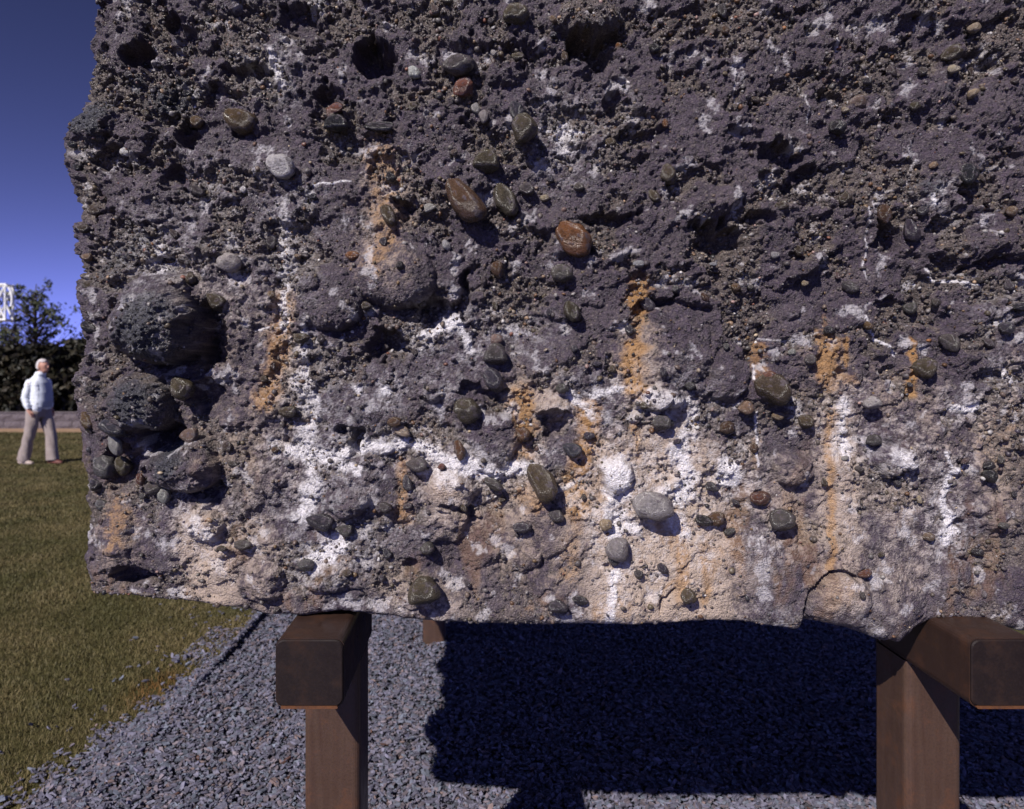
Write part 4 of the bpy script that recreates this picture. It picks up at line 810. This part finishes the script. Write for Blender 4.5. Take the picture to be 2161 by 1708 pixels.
    # jacket
    j = [ell_tube([((-.03, 0, .925), .128, .172), ((-.015, 0, .97), .140, .180), ((.0, 0, 1.07), .148, .182), ((.0, 0, 1.2), .142, .188), ((-.01, 0, 1.35), .130, .190), ((-.012, 0, 1.425), .105, .160), ((.0, 0, 1.485), .068, .085), ((.012, 0, 1.53), .066, .072)], 24, .62),
         ball(shR, (.066, .055, .060)), ball(shL, (.070, .055, .066))]
    for s_, e, w_ in ((shR, elR, wrR), (shL, elL, wrL)):
        s3, e3, w3_ = Vector(s_), Vector(e), Vector(w_); j.append(ell_tube([(s_, .064, .058), (tuple(s3.lerp(e3, .5)), .064, .058), (e, .060, .054), (tuple(e3.lerp(w3_, .45)), .057, .052), (tuple(e3.lerp(w3_, .72)), .054, .050), (tuple(e3.lerp(w3_, .80)), .044, .042), (tuple(e3.lerp(w3_, .97)), .042, .042)]))
    jk = union('jacket', j, M['jacket'], root, .008, 3)
    # folds of the cloth
    c = np.empty(len(jk.data.vertices) * 3, np.float32); jk.data.vertices.foreach_get('co', c); c = c.reshape(-1, 3)
    nrm = np.empty_like(c); jk.data.vertices.foreach_get('normal', nrm.reshape(-1)); c += nrm.reshape(-1, 3) * (.010 * perlin(c[:, 0] * 14 + c[:, 2] * 4, c[:, 1] * 12 + c[:, 2] * 5, 7) + .004 * perlin(c[:, 0] * 20, c[:, 2] * 26, 9))[:, None]; jk.data.vertices.foreach_set('co', c.ravel()); jk.data.update()
    sh = [ell_tube([((.072, .0, .97), .095, .135), ((.082, .0, 1.07), .112, .145), ((.076, .0, 1.2), .108, .145), ((.048, .0, 1.36), .092, .125), ((.012, 0, 1.46), .068, .070)], 24, .75)]
    union('shaded_shirt', sh, M['shaded_shirt'], root, .008, 2)  # front panel in the open jacket, its colour standing in for shade
    col = [ell_tube([((-.005, 0, 1.495), .078, .085), ((.022, 0, 1.535), .080, .082), ((.02, 0, 1.565), .070, .070)])]
    union('collar', col, M['jacket'], root, .007, 2)
    # trousers
    t = [ell_tube([((-.03, 0, .80), .135, .165), ((-.025, 0, .90), .140, .178), ((-.02, 0, 1.0), .140, .180), ((-.01, 0, 1.03), .135, .175)])]
    for h, k, a in ((hipR, kneeR, ankR), (hipL, kneeL, ankL)):
        h3, k3, a3 = Vector(h), Vector(k), Vector(a); t.append(ell_tube([(tuple(h3 + Vector((0, 0, -.02))), .125, .100), (tuple(h3.lerp(k3, .5)), .110, .095), (k, .090, .085), (tuple(k3.lerp(a3, .5)), .092, .085), (tuple(a3 + Vector((0, 0, -.02))), .105, .088)]))
    tr = union('trousers', t, M['trouser'], root, .008, 2)
    c = np.empty(len(tr.data.vertices) * 3, np.float32); tr.data.vertices.foreach_get('co', c); c = c.reshape(-1, 3)
    nrm = np.empty_like(c); tr.data.vertices.foreach_get('normal', nrm.reshape(-1)); c += nrm.reshape(-1, 3) * (.014 * perlin(c[:, 0] * 12 + c[:, 2] * 3, c[:, 1] * 9 + c[:, 2] * 2.2, 17))[:, None]; tr.data.vertices.foreach_set('co', c.ravel()); tr.data.update()
    union('belt', [ell_tube([((-.012, 0, .985), .146, .186), ((-.012, 0, 1.02), .146, .186)])], M['belt'], root, .008, 1)
    for a, mt, up in ((ankR, M['shoe_tan'], 0.0), (ankL, M['shoe_red'], 0.0)):
        x, y = a[0], a[1]
        union('shoe', [ell_tube([((x - .085, y, .045), .042, .036), ((x - .03, y, .050), .050, .040), ((x + .07, y, .038), .040, .046), ((x + .15, y, .030), .032, .045), ((x + .195, y, .024), .018, .028)]), ell_tube([((x, y, .04), .045, .04), ((x, y, .12), .045, .04)])], mt, root, .007, 2)
man()
